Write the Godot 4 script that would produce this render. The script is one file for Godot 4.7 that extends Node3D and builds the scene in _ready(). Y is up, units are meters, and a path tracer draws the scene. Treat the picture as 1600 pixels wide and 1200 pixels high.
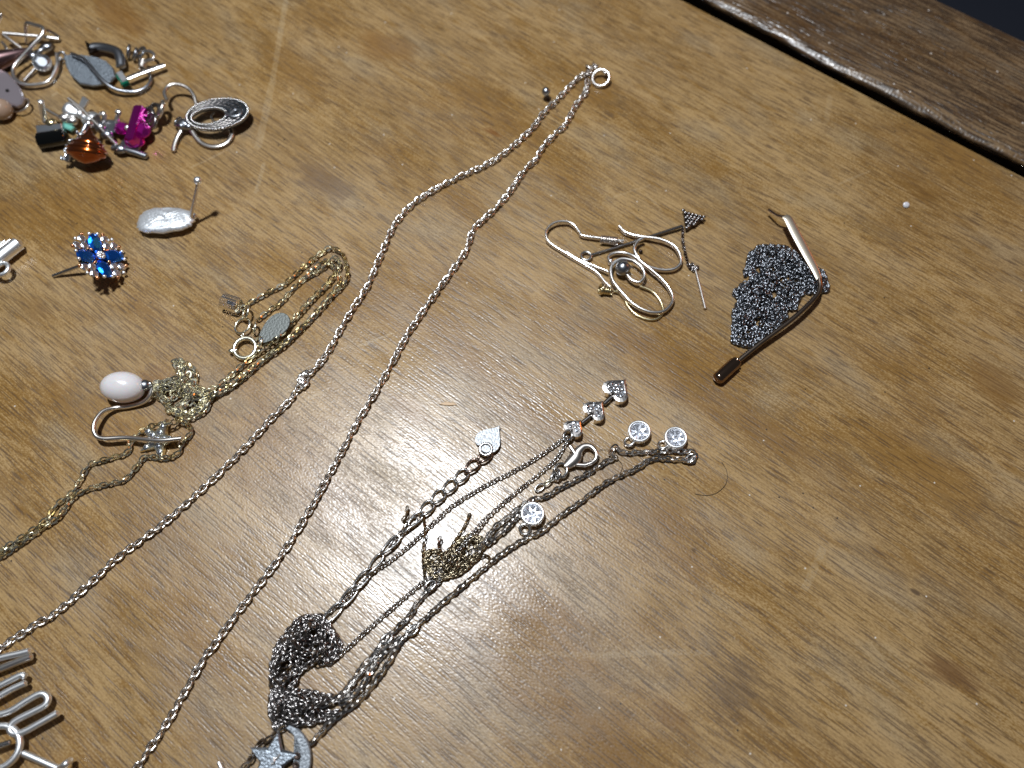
extends Node3D
# Jewellery laid out on a worn wooden table, seen in close-up. Lengths are metres; mm() style numbers are multiplied by MM.

const MM := 0.001
const TILT := 24.0            # camera tilt from straight down, degrees
const REACH := 0.167          # camera to the table along its axis
const FOCAL := 1202.0         # focal length of the photograph in its own pixels (1600 x 1200)
const GRAIN := 38.0           # direction of the wood grain, degrees from +x towards +z

var org := Vector3.ZERO       # base of the thing being built
var M := {}                   # materials
var rng := RandomNumberGenerator.new()

# ---------------------------------------------------------------- mesh builder
class B:
	var v := PackedVector3Array()
	var n := PackedVector3Array()
	var t := PackedVector2Array()
	var i := PackedInt32Array()

	func tri(a: int, b: int, c: int) -> void:
		var f := (v[b] - v[a]).cross(v[c] - v[a])
		if f.dot(n[a] + n[b] + n[c]) > 0.0:
			i.append_array([a, c, b])
		else:
			i.append_array([a, b, c])

	func vert(p: Vector3, nn: Vector3, uv := Vector2.ZERO) -> int:
		v.append(p)
		n.append(nn)
		t.append(uv)
		return v.size() - 1

	func flat(pts: Array, away: Vector3) -> void:   # a flat convex face that looks away from the point AWAY
		var nn: Vector3 = (pts[1] - pts[0]).cross(pts[2] - pts[0])
		if nn.length() < 1e-14:
			return
		nn = nn.normalized()
		var mid := Vector3.ZERO
		for p in pts:
			mid += p
		if nn.dot(mid / pts.size() - away) < 0.0:
			nn = -nn
		var a := v.size()
		for p in pts:
			vert(p, nn)
		for k in range(1, pts.size() - 1):
			tri(a, a + k, a + k + 1)

	func tube(p: Array, ra: float, rb := -1.0, sides := 8, closed := false, up := Vector3.ZERO, mul := [], crisp := false) -> void:
		if rb < 0.0:
			rb = ra
		var m := p.size()
		var side := Vector3.ZERO
		var rings := []
		for k in m:
			var prev: Vector3 = p[(k - 1 + m) % m] if closed or k > 0 else p[0]
			var next: Vector3 = p[(k + 1) % m] if closed or k < m - 1 else p[m - 1]
			var d := (next - prev).normalized()
			if up != Vector3.ZERO:
				side = d.cross(up).normalized()
			else:
				if side == Vector3.ZERO:
					side = d.cross(Vector3.UP if absf(d.y) < 0.9 else Vector3.RIGHT)
				side = (side - d * side.dot(d)).normalized()
			var over := side.cross(d).normalized()
			var s: float = mul[k] if mul.size() == m else 1.0
			var ring := []
			for q in sides:
				var a := TAU * (q + 0.5) / sides
				var off := side * cos(a) * ra * s + over * sin(a) * rb * s
				var nn := (side * cos(a) / ra + over * sin(a) / rb).normalized()
				ring.append([p[k] + off, nn])
			rings.append(ring)
		var last := m if closed else m - 1
		if crisp:
			for k in last:
				for q in sides:
					var a = rings[k][q][0]
					var b = rings[k][(q + 1) % sides][0]
					var c = rings[(k + 1) % m][(q + 1) % sides][0]
					var e = rings[(k + 1) % m][q][0]
					flat([a, b, c, e], (p[k] + p[(k + 1) % m]) * 0.5)
		else:
			var base := v.size()
			for k in m:
				for q in sides:
					vert(rings[k][q][0], rings[k][q][1])
			for k in last:
				for q in sides:
					var a := base + k * sides + q
					var b := base + k * sides + (q + 1) % sides
					var c := base + ((k + 1) % m) * sides + (q + 1) % sides
					var e := base + ((k + 1) % m) * sides + q
					tri(a, b, c)
					tri(a, c, e)
		if not closed:
			for e in [0, m - 1]:
				var d: Vector3 = (p[0] - p[1]).normalized() if e == 0 else (p[m - 1] - p[m - 2]).normalized()
				var s: float = mul[e] if mul.size() == m else 1.0
				var tip := vert(p[e] + d * minf(ra, rb) * 0.55 * s, d)
				var first := v.size()
				for q in sides:
					vert(rings[e][q][0], (rings[e][q][1] + d).normalized())
				for q in sides:
					tri(tip, first + q, first + (q + 1) % sides)

	func sheet(rows: Array, closed := false, uv := Vector2.ONE) -> void:   # a smooth skin over rows of points
		var base := v.size()
		var h := rows.size()
		var w: int = rows[0].size()
		for r in h:
			for c in w:
				var c0 := (c - 1 + w) % w if closed else maxi(c - 1, 0)
				var c1 := (c + 1) % w if closed else mini(c + 1, w - 1)
				var du: Vector3 = rows[r][c1] - rows[r][c0]
				var dv: Vector3 = rows[mini(r + 1, h - 1)][c] - rows[maxi(r - 1, 0)][c]
				if du.length() < 1e-12:
					var o: int = r + 1 if r == 0 else r - 1
					du = rows[o][c1] - rows[o][c0]
				vert(rows[r][c], du.cross(dv).normalized(), Vector2(float(c) / (w - 1), float(r) / (h - 1)) * uv)
		for r in h - 1:
			for c in (w if closed else w - 1):
				var a := base + r * w + c
				var b := base + r * w + (c + 1) % w
				tri(a, b, b + w)
				tri(a, b + w, a + w)

	func lathe(x: Transform3D, prof: Array, seg := 16, crisp := false) -> void:   # profile of (radius, height), bottom to top, around the y axis of X
		if crisp:
			var mid := x * Vector3(0, (prof[0].y + prof[-1].y) * 0.5, 0)
			for k in prof.size() - 1:
				for q in seg:
					var a0 := TAU * q / seg
					var a1 := TAU * (q + 1) / seg
					var pts := []
					for z in [[k, a0], [k, a1], [k + 1, a1], [k + 1, a0]]:
						pts.append(x * Vector3(prof[z[0]].x * cos(z[1]), prof[z[0]].y, prof[z[0]].x * sin(z[1])))
					if prof[k].x < 1e-7:
						pts.remove_at(0)
					elif prof[k + 1].x < 1e-7:
						pts.remove_at(3)
					flat(pts, mid)
			return
		var rows := []
		for p in prof:
			var row := []
			for q in seg:
				var a := TAU * q / seg
				row.append(x * Vector3(p.x * cos(a), p.y, -p.x * sin(a)))
			rows.append(row)
		sheet(rows, true)

	func ball(c: Vector3, r: Vector3, turn := Basis(), seg := 14) -> void:
		var prof := []
		for k in 9:
			var a := PI * (k / 8.0 - 0.5)
			prof.append(Vector2(maxf(cos(a), 0.0), sin(a)))
		lathe(Transform3D(turn * Basis.from_scale(r), c), prof, seg)

	func plate(x: Transform3D, poly: Array, y0: float, y1: float, bevel: float) -> void:   # a slab with an outline in the x-z plane of X and a bevelled top
		var m := poly.size()
		var wind := 0.0
		for k in m:
			wind += poly[k].cross(poly[(k + 1) % m])
		var sgn := 1.0 if wind > 0.0 else -1.0
		var inner := PackedVector2Array()
		var mid := Vector2.ZERO
		for k in m:
			var d0: Vector2 = (poly[k] - poly[(k - 1 + m) % m]).normalized()
			var d1: Vector2 = (poly[(k + 1) % m] - poly[k]).normalized()
			var nn := (Vector2(d0.y, -d0.x) + Vector2(d1.y, -d1.x)).normalized() * sgn
			inner.append(poly[k] - nn * bevel)
			mid += poly[k] / m
		var up := x.basis.y.normalized()
		var f := Geometry2D.triangulate_polygon(inner)
		for side in [[y1, up, inner], [y0, -up, poly]]:
			var a := v.size()
			for q in side[2]:
				vert(x * Vector3(q.x, side[0], q.y), side[1], q * 100.0)
			for k in range(0, f.size(), 3):
				tri(a + f[k], a + f[k + 1], a + f[k + 2])
		for k in m:
			var k1 := (k + 1) % m
			var e: Vector2 = poly[k1] - poly[k]
			var out := Vector2(e.y, -e.x).normalized() * sgn
			var o3 := (x.basis * Vector3(out.x, 0, out.y)).normalized()
			var p0 := x * Vector3(poly[k].x, y0, poly[k].y)
			var p1 := x * Vector3(poly[k1].x, y0, poly[k1].y)
			var q0 := x * Vector3(poly[k].x, y1 - bevel, poly[k].y)
			var q1 := x * Vector3(poly[k1].x, y1 - bevel, poly[k1].y)
			var r0 := x * Vector3(inner[k].x, y1, inner[k].y)
			var r1 := x * Vector3(inner[k1].x, y1, inner[k1].y)
			flat([p0, p1, q1, q0], (p0 + q1) * 0.5 - o3)
			flat([q0, q1, r1, r0], (q0 + r1) * 0.5 - o3 - up)

	func gem(x: Transform3D, sides := 8) -> void:   # a brilliant of radius 1 round the y axis of X, girdle at y = 0
		var mid := x * Vector3(0, -0.1, 0)
		var ring := func(r: float, y: float, off: float, m: int) -> Array:
			var o := []
			for k in m:
				o.append(x * Vector3(r * cos(TAU * (k + off) / m), y, r * sin(TAU * (k + off) / m)))
			return o
		var g0 = ring.call(1.0, 0.0, 0.0, sides * 2)
		var g1 = ring.call(1.0, 0.06, 0.0, sides * 2)
		var st = ring.call(0.78, 0.24, 0.0, sides)
		var tb = ring.call(0.54, 0.34, 0.5, sides)
		var lo = ring.call(0.22, -0.66, 0.5, sides)
		var tip := x * Vector3(0, -0.85, 0)
		flat(tb, mid)
		for k in sides:
			var k1 := (k + 1) % sides
			flat([st[k], tb[k], st[k1]], mid)
			flat([tb[k], tb[k1], st[k1]], mid)
			flat([st[k], g1[2 * k], g1[2 * k + 1]], mid)
			flat([st[k], g1[2 * k + 1], st[k1]], mid)
			flat([st[k1], g1[2 * k + 1], g1[(2 * k + 2) % (2 * sides)]], mid)
			flat([lo[k], g0[2 * k], g0[2 * k + 1]], mid)
			flat([lo[k], g0[2 * k + 1], g0[(2 * k + 2) % (2 * sides)]], mid)
			flat([lo[k], g0[(2 * k + 2) % (2 * sides)], lo[k1]], mid)
			flat([lo[k], lo[k1], tip], mid)
		for k in sides * 2:
			var k1 := (k + 1) % (sides * 2)
			flat([g0[k], g0[k1], g1[k1], g1[k]], mid)

	func mesh() -> ArrayMesh:
		var a := []
		a.resize(Mesh.ARRAY_MAX)
		a[Mesh.ARRAY_VERTEX] = v
		a[Mesh.ARRAY_NORMAL] = n
		a[Mesh.ARRAY_TEX_UV] = t
		a[Mesh.ARRAY_INDEX] = i
		var m := ArrayMesh.new()
		m.add_surface_from_arrays(Mesh.PRIMITIVE_TRIANGLES, a)
		return m

# ---------------------------------------------------------------- helpers
func spot(px: float, py: float, h := 0.0) -> Vector3:   # where the sight line through a place in the photograph meets the level H (mm) above the table
	var a := deg_to_rad(TILT)
	var eye := Vector3(0, REACH * cos(a), REACH * sin(a))
	var d := Vector3(0, -cos(a), -sin(a)) + Vector3.RIGHT * (px - 800.0) / FOCAL + Vector3(0, sin(a), -cos(a)) * (600.0 - py) / FOCAL
	return eye + d * ((h * MM - eye.y) / d.y)

func w(px: float, py: float, h := 0.0) -> Vector3:      # the same, from the base of the thing being built
	return spot(px, py, h) - org

func line(flat_list: Array, h: float, n := 0) -> Array:  # [x, y, x, y ...] at one level -> smooth curve
	var c := []
	for k in range(0, flat_list.size(), 2):
		c.append(w(flat_list[k], flat_list[k + 1], h))
	return smooth(c, n)

func line3(flat_list: Array, n := 0) -> Array:           # [x, y, height, ...]
	var c := []
	for k in range(0, flat_list.size(), 3):
		c.append(w(flat_list[k], flat_list[k + 1], flat_list[k + 2]))
	return smooth(c, n)

func smooth(c: Array, n := 0, closed := false) -> Array:
	var m := c.size()
	if m < 3:
		return c
	var per := n if n > 0 else 6
	var out := []
	for k in (m if closed else m - 1):
		var a: Vector3 = c[(k - 1 + m) % m] if closed or k > 0 else c[0] * 2.0 - c[1]
		var b: Vector3 = c[k]
		var d: Vector3 = c[(k + 1) % m]
		var e: Vector3 = c[(k + 2) % m] if closed or k < m - 2 else c[m - 1] * 2.0 - c[m - 2]
		for q in per:
			out.append(b.cubic_interpolate(d, a, e, float(q) / per))
	if not closed:
		out.append(c[m - 1])
	return out

func circle(c: Vector3, r: float, n := 20, tilt := Basis(), squash := 1.0) -> Array:
	var o := []
	for k in n:
		var a := TAU * k / n
		o.append(c + tilt * Vector3(cos(a) * r, 0, sin(a) * r * squash))
	return o

func thing(called: String, label: String, category: String, px: float, py: float, group := "") -> Node3D:
	var o := Node3D.new()
	var k := 0
	o.name = called
	while has_node(NodePath(o.name)):
		k += 1
		o.name = "%s_%03d" % [called, k]
	org = spot(px, py, 0.0)
	o.position = org
	o.set_meta("label", label)
	o.set_meta("category", category)
	if group:
		o.set_meta("group", group)
	add_child(o, true)
	return o

func put(parent: Node, called: String, mesh: Mesh, mat: Material, x := Transform3D(), label := "") -> MeshInstance3D:
	var o := MeshInstance3D.new()
	var k := 0
	o.name = called
	while parent.has_node(NodePath(o.name)):
		k += 1
		o.name = "%s_%03d" % [called, k]
	o.mesh = mesh
	o.material_override = mat
	o.transform = x
	if label:
		o.set_meta("label", label)
	parent.add_child(o, true)
	return o

func wire(parent: Node, called: String, p: Array, r: float, mat: Material, flat_by := 1.0, mul := [], closed := false) -> MeshInstance3D:
	var b := B.new()
	b.tube(p, r * MM, r * MM * flat_by, 10, closed, Vector3.UP if flat_by != 1.0 else Vector3.ZERO, mul)
	return put(parent, called, b.mesh(), mat)

func link_mesh(long: float, wide: float, r: float, seg := 12, sides := 5, crisp := false, twist := 0.0) -> ArrayMesh:   # an oval link in the x-y plane
	var p := []
	for k in seg:
		var a := TAU * k / seg
		var x := (long * 0.5 - r) * cos(a)
		p.append(Vector3(x, (wide * 0.5 - r) * sin(a), twist * sin(2.0 * a) * wide * 0.25) * MM)
	var b := B.new()
	b.tube(p, r * MM, r * MM, sides, true, Vector3.BACK, [], crisp)
	return b.mesh()

func along(p: Array, pitch: float) -> Array:   # evenly spaced [place, direction] along a curve
	var out := []
	var left := 0.0
	for k in p.size() - 1:
		var a: Vector3 = p[k]
		var b: Vector3 = p[k + 1]
		var len := a.distance_to(b)
		while left <= len and len > 0.0:
			out.append([a.lerp(b, left / len), (b - a) / len])
			left += pitch
		left -= len
	return out

func link_pose(at: Vector3, d: Vector3, roll: float) -> Transform3D:
	var side := d.cross(Vector3.UP).normalized()
	var up := side.cross(d).normalized()
	var y := side * cos(roll) + up * sin(roll)
	return Transform3D(Basis(d, y, d.cross(y)), at)

func chain(parent: Node, p: Array, pitch: float, meshes: Array, mats: Array, roll := 0.78, loose := 0.22, called := "link", spiral := 0.0) -> void:
	var k := 0
	for s in along(p, pitch * MM):
		var d: Vector3 = (s[1] + Vector3(rng.randf_range(-1, 1), rng.randf_range(-0.6, 0.6), rng.randf_range(-1, 1)) * loose * 0.35).normalized()
		var turn := (roll + spiral * k if spiral > 0.0 else roll if k % 2 == 0 else roll - PI / 2) + rng.randf_range(-loose, loose) * 1.3
		put(parent, called, meshes[k % meshes.size()], mats[rng.randi() % mats.size()], link_pose(s[0], d, turn))
		k += 1

func tangle(parent: Node, called: String, outline: Array, high: float, count: int, pitch: float, mesh: Mesh, mat: Material, seeded: int, sway := 0.45, edge := 3.0, label := "") -> void:
	var r := RandomNumberGenerator.new()
	r.seed = seeded
	var poly := PackedVector2Array()
	var lo := Vector2(1e9, 1e9)
	var hi := -lo
	for k in range(0, outline.size(), 2):
		var p := w(outline[k], outline[k + 1], 0.6)
		poly.append(Vector2(p.x, p.z))
		lo = lo.min(poly[-1])
		hi = hi.max(poly[-1])
	var lumps := FastNoiseLite.new()
	lumps.seed = seeded
	lumps.frequency = 0.22
	lumps.fractal_octaves = 2
	var poses: Array[Transform3D] = []
	var at := Vector2.ZERO
	var heading := 0.0
	var level := 0.3
	var run := 0
	while poses.size() < count:
		if run <= 0:
			at = Vector2(r.randf_range(lo.x, hi.x), r.randf_range(lo.y, hi.y))
			if not Geometry2D.is_point_in_polygon(at, poly):
				continue
			heading = r.randf() * TAU
			level = r.randf()
			run = r.randi_range(14, 40)
		var ok := false
		var next := at
		for z in 10:
			next = at + Vector2.from_angle(heading) * pitch * MM
			if Geometry2D.is_point_in_polygon(next, poly):
				ok = true
				break
			heading += r.randf_range(0.3, 0.8) * (1.0 if poses.size() % 2 else -1.0)
		if not ok:
			run = 0
			continue
		var near := 1e9
		for k in poly.size():
			near = minf(near, next.distance_to(Geometry2D.get_closest_point_to_segment(next, poly[k], poly[(k + 1) % poly.size()])))
		level = clampf(level + r.randf_range(-0.12, 0.12), 0.0, 1.0)
		var lump := 0.55 + 0.9 * absf(lumps.get_noise_2d(next.x / MM, next.y / MM)) * 2.0
		var dome := lump * high * MM * clampf(near / (edge * MM), 0.0, 1.0)
		var y := 0.55 * MM + level * dome
		var d := Vector3(next.x - at.x, r.randf_range(-0.35, 0.35) * pitch * MM, next.y - at.y).normalized()
		poses.append(link_pose(Vector3((at.x + next.x) * 0.5, y, (at.y + next.y) * 0.5), d, (0.78 if run % 2 else -0.78) + r.randf_range(-0.5, 0.5)))
		at = next
		heading += r.randf_range(-sway, sway)
		run -= 1
	var mm := MultiMesh.new()
	mm.transform_format = MultiMesh.TRANSFORM_3D
	mm.mesh = mesh
	mm.instance_count = poses.size()
	for k in poses.size():
		mm.set_instance_transform(k, poses[k])
	var o := MultiMeshInstance3D.new()
	o.name = called
	o.multimesh = mm
	o.material_override = mat
	o.set_meta("kind", "stuff")
	if label:
		o.set_meta("label", label)
	parent.add_child(o, true)

func metal(c: Color, rough: float, grain := 0.0) -> StandardMaterial3D:
	var m := StandardMaterial3D.new()
	m.albedo_color = c
	m.metallic = 1.0
	m.roughness = rough
	m.metallic_specular = 0.5
	if grain > 0.0:
		m.roughness_texture = M.scuff
		m.uv1_triplanar = true
		m.uv1_scale = Vector3.ONE * 32.0
		m.normal_enabled = true
		m.normal_texture = M.dents
		m.normal_scale = grain
	return m

func stone(c: Color, ior := 0.09, alpha := 0.03, rough := 0.0) -> StandardMaterial3D:
	var m := StandardMaterial3D.new()
	m.albedo_color = Color(c.r, c.g, c.b, alpha)
	m.transparency = BaseMaterial3D.TRANSPARENCY_ALPHA
	m.refraction_enabled = true
	m.refraction_scale = ior
	m.roughness = rough
	return m

func plain(c: Color, rough: float, coat := 0.0) -> StandardMaterial3D:
	var m := StandardMaterial3D.new()
	m.albedo_color = c
	m.roughness = rough
	if coat > 0.0:
		m.clearcoat_enabled = true
		m.clearcoat = coat
		m.clearcoat_roughness = 0.08
	return m

func field(wide: int, high: int, to_w: int, to_h: int, freq: float, octaves: int, seeded: int, kind := FastNoiseLite.TYPE_SIMPLEX_SMOOTH) -> PackedByteArray:
	var f := FastNoiseLite.new()
	f.noise_type = kind
	f.seed = seeded
	f.frequency = freq
	f.fractal_type = FastNoiseLite.FRACTAL_FBM
	f.fractal_octaves = octaves
	var im := f.get_image(wide, high, false, false, true)
	im.convert(Image.FORMAT_L8)
	if wide != to_w or high != to_h:
		im.resize(to_w, to_h, Image.INTERPOLATE_CUBIC)
	return im.get_data()

func picture(tw: int, th: int, bytes: PackedByteArray, format: int) -> ImageTexture:
	return ImageTexture.create_from_image(Image.create_from_data(tw, th, false, format, bytes))

# the wood of the table: colour, relief and gloss of one board
func wood(tw: int, th: int, seeded: int, pale: Color, mid: Color, amber: Color, dark: Color, bold: float, scratches: Array, stains := []) -> StandardMaterial3D:
	var fine := field(tw / 16, th, tw, th, 0.34, 2, seeded)
	var thin := field(tw / 20, th, tw, th, 0.46, 1, seeded + 1)
	var band := field(tw / 24, th / 4, tw, th, 0.035, 4, seeded + 2)
	var blot := field(tw / 10, th / 4, tw, th, 0.02, 5, seeded + 3)
	var spots := field(tw / 5, th, tw, th, 0.05, 4, seeded + 6)
	var wear := field(tw / 4, th / 2, tw, th, 0.02, 5, seeded + 4)
	var grit := field(tw / 2, th, tw, th, 0.48, 1, seeded + 5)
	var long := field(tw / 28, th, tw, th, 0.32, 2, seeded + 7)
	var col := PackedByteArray()
	var hei := PackedByteArray()
	var rou := PackedByteArray()
	var total := tw * th
	col.resize(total * 3)
	hei.resize(total)
	rou.resize(total)
	var varnish := field(tw / 16, th / 8, tw, th, 0.030, 4, seeded + 109)  # varnish patches, seed picked to put their gloss where the sheen is wanted
	var mark := PackedByteArray()
	mark.resize(total)
	for s in scratches:                       # [u0, v0, u1, v1 (0..1), half width in texels, strength]
		var a := Vector2(s[0] * tw, s[1] * th)
		var b := Vector2(s[2] * tw, s[3] * th)
		var steps := int(a.distance_to(b))
		for k in steps:
			var c := a.lerp(b, float(k) / steps)
			var wob := sin(k * 0.031 + s[0] * 40.0) * 1.6
			var hw: int = s[4]
			for x in range(-hw, hw + 1):
				for y in range(-hw, hw + 1):
					var xx := int(c.x + x + wob)
					var yy := int(c.y + y + wob)
					if xx >= 0 and yy >= 0 and xx < tw and yy < th and (grit[yy * tw + xx] > 105):
						mark[yy * tw + xx] = maxi(mark[yy * tw + xx], s[5])
	var pr := pale.r * 255.0
	var pg := pale.g * 255.0
	var pb := pale.b * 255.0
	var mr := mid.r * 255.0 - pr
	var mg := mid.g * 255.0 - pg
	var mb := mid.b * 255.0 - pb
	var ar := amber.r * 255.0
	var ag := amber.g * 255.0
	var ab := amber.b * 255.0
	var dr := dark.r * 255.0
	var dg := dark.g * 255.0
	var db := dark.b * 255.0
	for k in total:
		var f := fine[k] / 255.0
		var b := band[k] / 255.0
		var g := grit[k] / 255.0
		var t := thin[k] / 255.0
		var n := long[k] / 255.0
		var q := clampf((f - 0.5) * 1.0 * bold + (n - 0.5) * 0.95 * bold + (b - 0.5) * 0.9 + 0.48 + (g - 0.5) * 1.2, 0.0, 1.0)
		var am := clampf((blot[k] / 255.0 - 0.49) * 3.4 + (g - 0.5) * 1.6 + (f - 0.5) * 1.4, 0.0, 1.0) * 0.62
		am = maxf(am, clampf((spots[k] / 255.0 - 0.62) * 5.0 + (g - 0.5) * 1.5, 0.0, 1.0) * 0.5)
		var gr := clampf((wear[k] / 255.0 - 0.58) * 4.0 + (f - 0.5) * 0.8, 0.0, 1.0) * 0.2
		var po := clampf((t - 0.62) * 7.0 * bold + (n - 0.55) * 3.0 - (g - 0.5) * 1.2, 0.0, 1.0) * 0.48
		var r0 := pr + mr * q
		var g0 := pg + mg * q
		var b0 := pb + mb * q
		r0 += (ar - r0) * am
		g0 += (ag - g0) * am
		b0 += (ab - b0) * am
		var gy := (r0 + g0 + b0) * 0.36
		r0 += (gy - r0) * gr
		g0 += (gy * 0.96 - g0) * gr
		b0 += (gy * 0.88 - b0) * gr
		r0 += (dr - r0) * po
		g0 += (dg - g0) * po
		b0 += (db - b0) * po
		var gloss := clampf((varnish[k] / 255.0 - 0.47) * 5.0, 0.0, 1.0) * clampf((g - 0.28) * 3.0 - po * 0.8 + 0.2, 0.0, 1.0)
		var mk := mark[k] / 255.0
		r0 += (196.0 - r0) * mk
		g0 += (184.0 - g0) * mk
		b0 += (164.0 - b0) * mk
		col[k * 3] = int(clampf(r0, 0.0, 255.0))
		col[k * 3 + 1] = int(clampf(g0, 0.0, 255.0))
		col[k * 3 + 2] = int(clampf(b0, 0.0, 255.0))
		hei[k] = int(clampf(160.0 + (f - 0.5) * 60.0 * bold - po * 120.0 + (g - 0.5) * 60.0 + am * 10.0, 0.0, 255.0))
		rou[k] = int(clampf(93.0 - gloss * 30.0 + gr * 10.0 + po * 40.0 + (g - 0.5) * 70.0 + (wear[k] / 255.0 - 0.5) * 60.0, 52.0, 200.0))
	for s in stains:                          # [u, v, half length, half width (texels), strength, r, g, b]
		var cx := int(s[0] * tw)
		var cy := int(s[1] * th)
		for y in range(maxi(0, cy - s[3]), mini(th, cy + s[3])):
			for x in range(maxi(0, cx - s[2]), mini(tw, cx + s[2])):
				var k := y * tw + x
				var d := Vector2(float(x - cx) / s[2], float(y - cy) / s[3]).length()
				var e: float = clampf((1.0 - d) * 2.2 + (wear[k] / 255.0 - 0.5) * 3.0 + (fine[k] / 255.0 - 0.5) * 1.6 - 0.5, 0.0, 1.0) * s[4]
				for z in 3:
					col[k * 3 + z] = int(col[k * 3 + z] + (s[5 + z] - col[k * 3 + z]) * e)
	var r := RandomNumberGenerator.new()
	r.seed = seeded
	for q in 260:                             # specks of dust and grit lying in the grain
		var k := r.randi_range(2 * tw, total - 2 * tw - 4)
		var pale_speck := r.randf() < 0.5
		for z in [0, 1, tw, tw + 1]:
			for c in 3:
				col[(k + z) * 3 + c] = (205 - c * 8) if pale_speck else (52 - c * 10)
	var m := StandardMaterial3D.new()
	m.albedo_texture = picture(tw, th, col, Image.FORMAT_RGB8)
	m.roughness = 1.0
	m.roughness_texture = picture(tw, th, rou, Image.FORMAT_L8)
	m.metallic_specular = 0.57
	m.heightmap_enabled = true
	m.heightmap_texture = picture(tw, th, hei, Image.FORMAT_L8)
	m.heightmap_scale = 0.009
	return m

func lamp(called: String, label: String, at: Vector3, aim: Vector3, size: float, c: Color, energy: float) -> void:
	var o := Node3D.new()
	o.name = called
	o.set_meta("label", label)
	o.set_meta("category", "lamp")
	add_child(o, true)
	o.look_at_from_position(at, aim, Vector3.RIGHT)
	var x := Transform3D(Basis(Vector3.RIGHT, PI / 2), Vector3.ZERO)     # y of the lathe along +z, away from the aim
	var b := B.new()
	b.lathe(x, [Vector2(size * 0.72, -0.001), Vector2(size * 0.78, 0.012), Vector2(size * 0.5, 0.03), Vector2(0.0, 0.034)], 24)
	put(o, "housing", b.mesh(), M.housing)
	b = B.new()
	b.lathe(x, [Vector2(0.0, 0.0), Vector2(size * 0.7, 0.0005)], 24)
	var m := StandardMaterial3D.new()
	m.emission_enabled = true
	m.emission = c
	m.emission_energy_multiplier = 3.0
	put(o, "lamp_disc", b.mesh(), m)
	var l := AreaLight3D.new()
	l.name = "glow"
	l.area_size = Vector2(size, size)
	l.area_normalize_energy = true
	l.light_energy = energy
	l.light_color = c
	l.area_range = 5.0
	l.shadow_enabled = true
	l.position = Vector3(0, 0, -0.004)
	o.add_child(l)

# ---------------------------------------------------------------- scene
func _ready() -> void:
	rng.seed = 11
	var a := deg_to_rad(TILT)
	var cam := Camera3D.new()
	cam.name = "camera"
	cam.position = Vector3(0, REACH * cos(a), REACH * sin(a))
	cam.rotation = Vector3(-(PI / 2 - a), 0, 0)
	cam.fov = rad_to_deg(2.0 * atan(600.0 / FOCAL))
	cam.near = 0.01
	cam.far = 20.0
	var lens := CameraAttributesPhysical.new()
	lens.frustum_focal_length = 12.0 / (600.0 / FOCAL)
	lens.frustum_near = 0.01
	lens.frustum_far = 20.0
	lens.frustum_focus_distance = 0.158
	lens.exposure_aperture = 11.0
	cam.attributes = lens
	add_child(cam)
	cam.current = true

	var env := Environment.new()
	env.background_mode = Environment.BG_COLOR
	env.background_color = Color(0.235, 0.24, 0.25)
	env.tonemap_mode = Environment.TONE_MAPPER_LINEAR
	env.tonemap_exposure = 1.0
	env.sdfgi_enabled = true
	env.ssao_enabled = true
	env.ssil_enabled = true
	var around := WorldEnvironment.new()
	around.name = "surroundings"
	around.environment = env
	add_child(around)

	M.housing = plain(Color(0.6, 0.6, 0.6), 0.5)
	lamp("ceiling_lamp", "cool white lamp hanging high above the table", Vector3(-0.072, 0.45, -0.078), Vector3(-0.018, 0, 0.03), 0.03, Color(0.95, 0.975, 1.0), 0.265)
	lamp("amber_lamp", "small amber lamp standing low beyond the raised table edge", Vector3(0.8, 0.3, -0.4), Vector3(0, 0, 0), 0.07, Color(1.0, 0.55, 0.2), 0.04)

	materials()
	table()
	silver_necklace()
	gold_necklace()
	heart_necklace()
	bezel_necklace()
	bronze_chain()
	star_moon()
	pearl_earring()
	plate_stud()
	flower_stud()
	hook_cluster()
	dark_pile()
	upper_left()
	shell_row()
	left_edge()
	small_bits()

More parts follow.
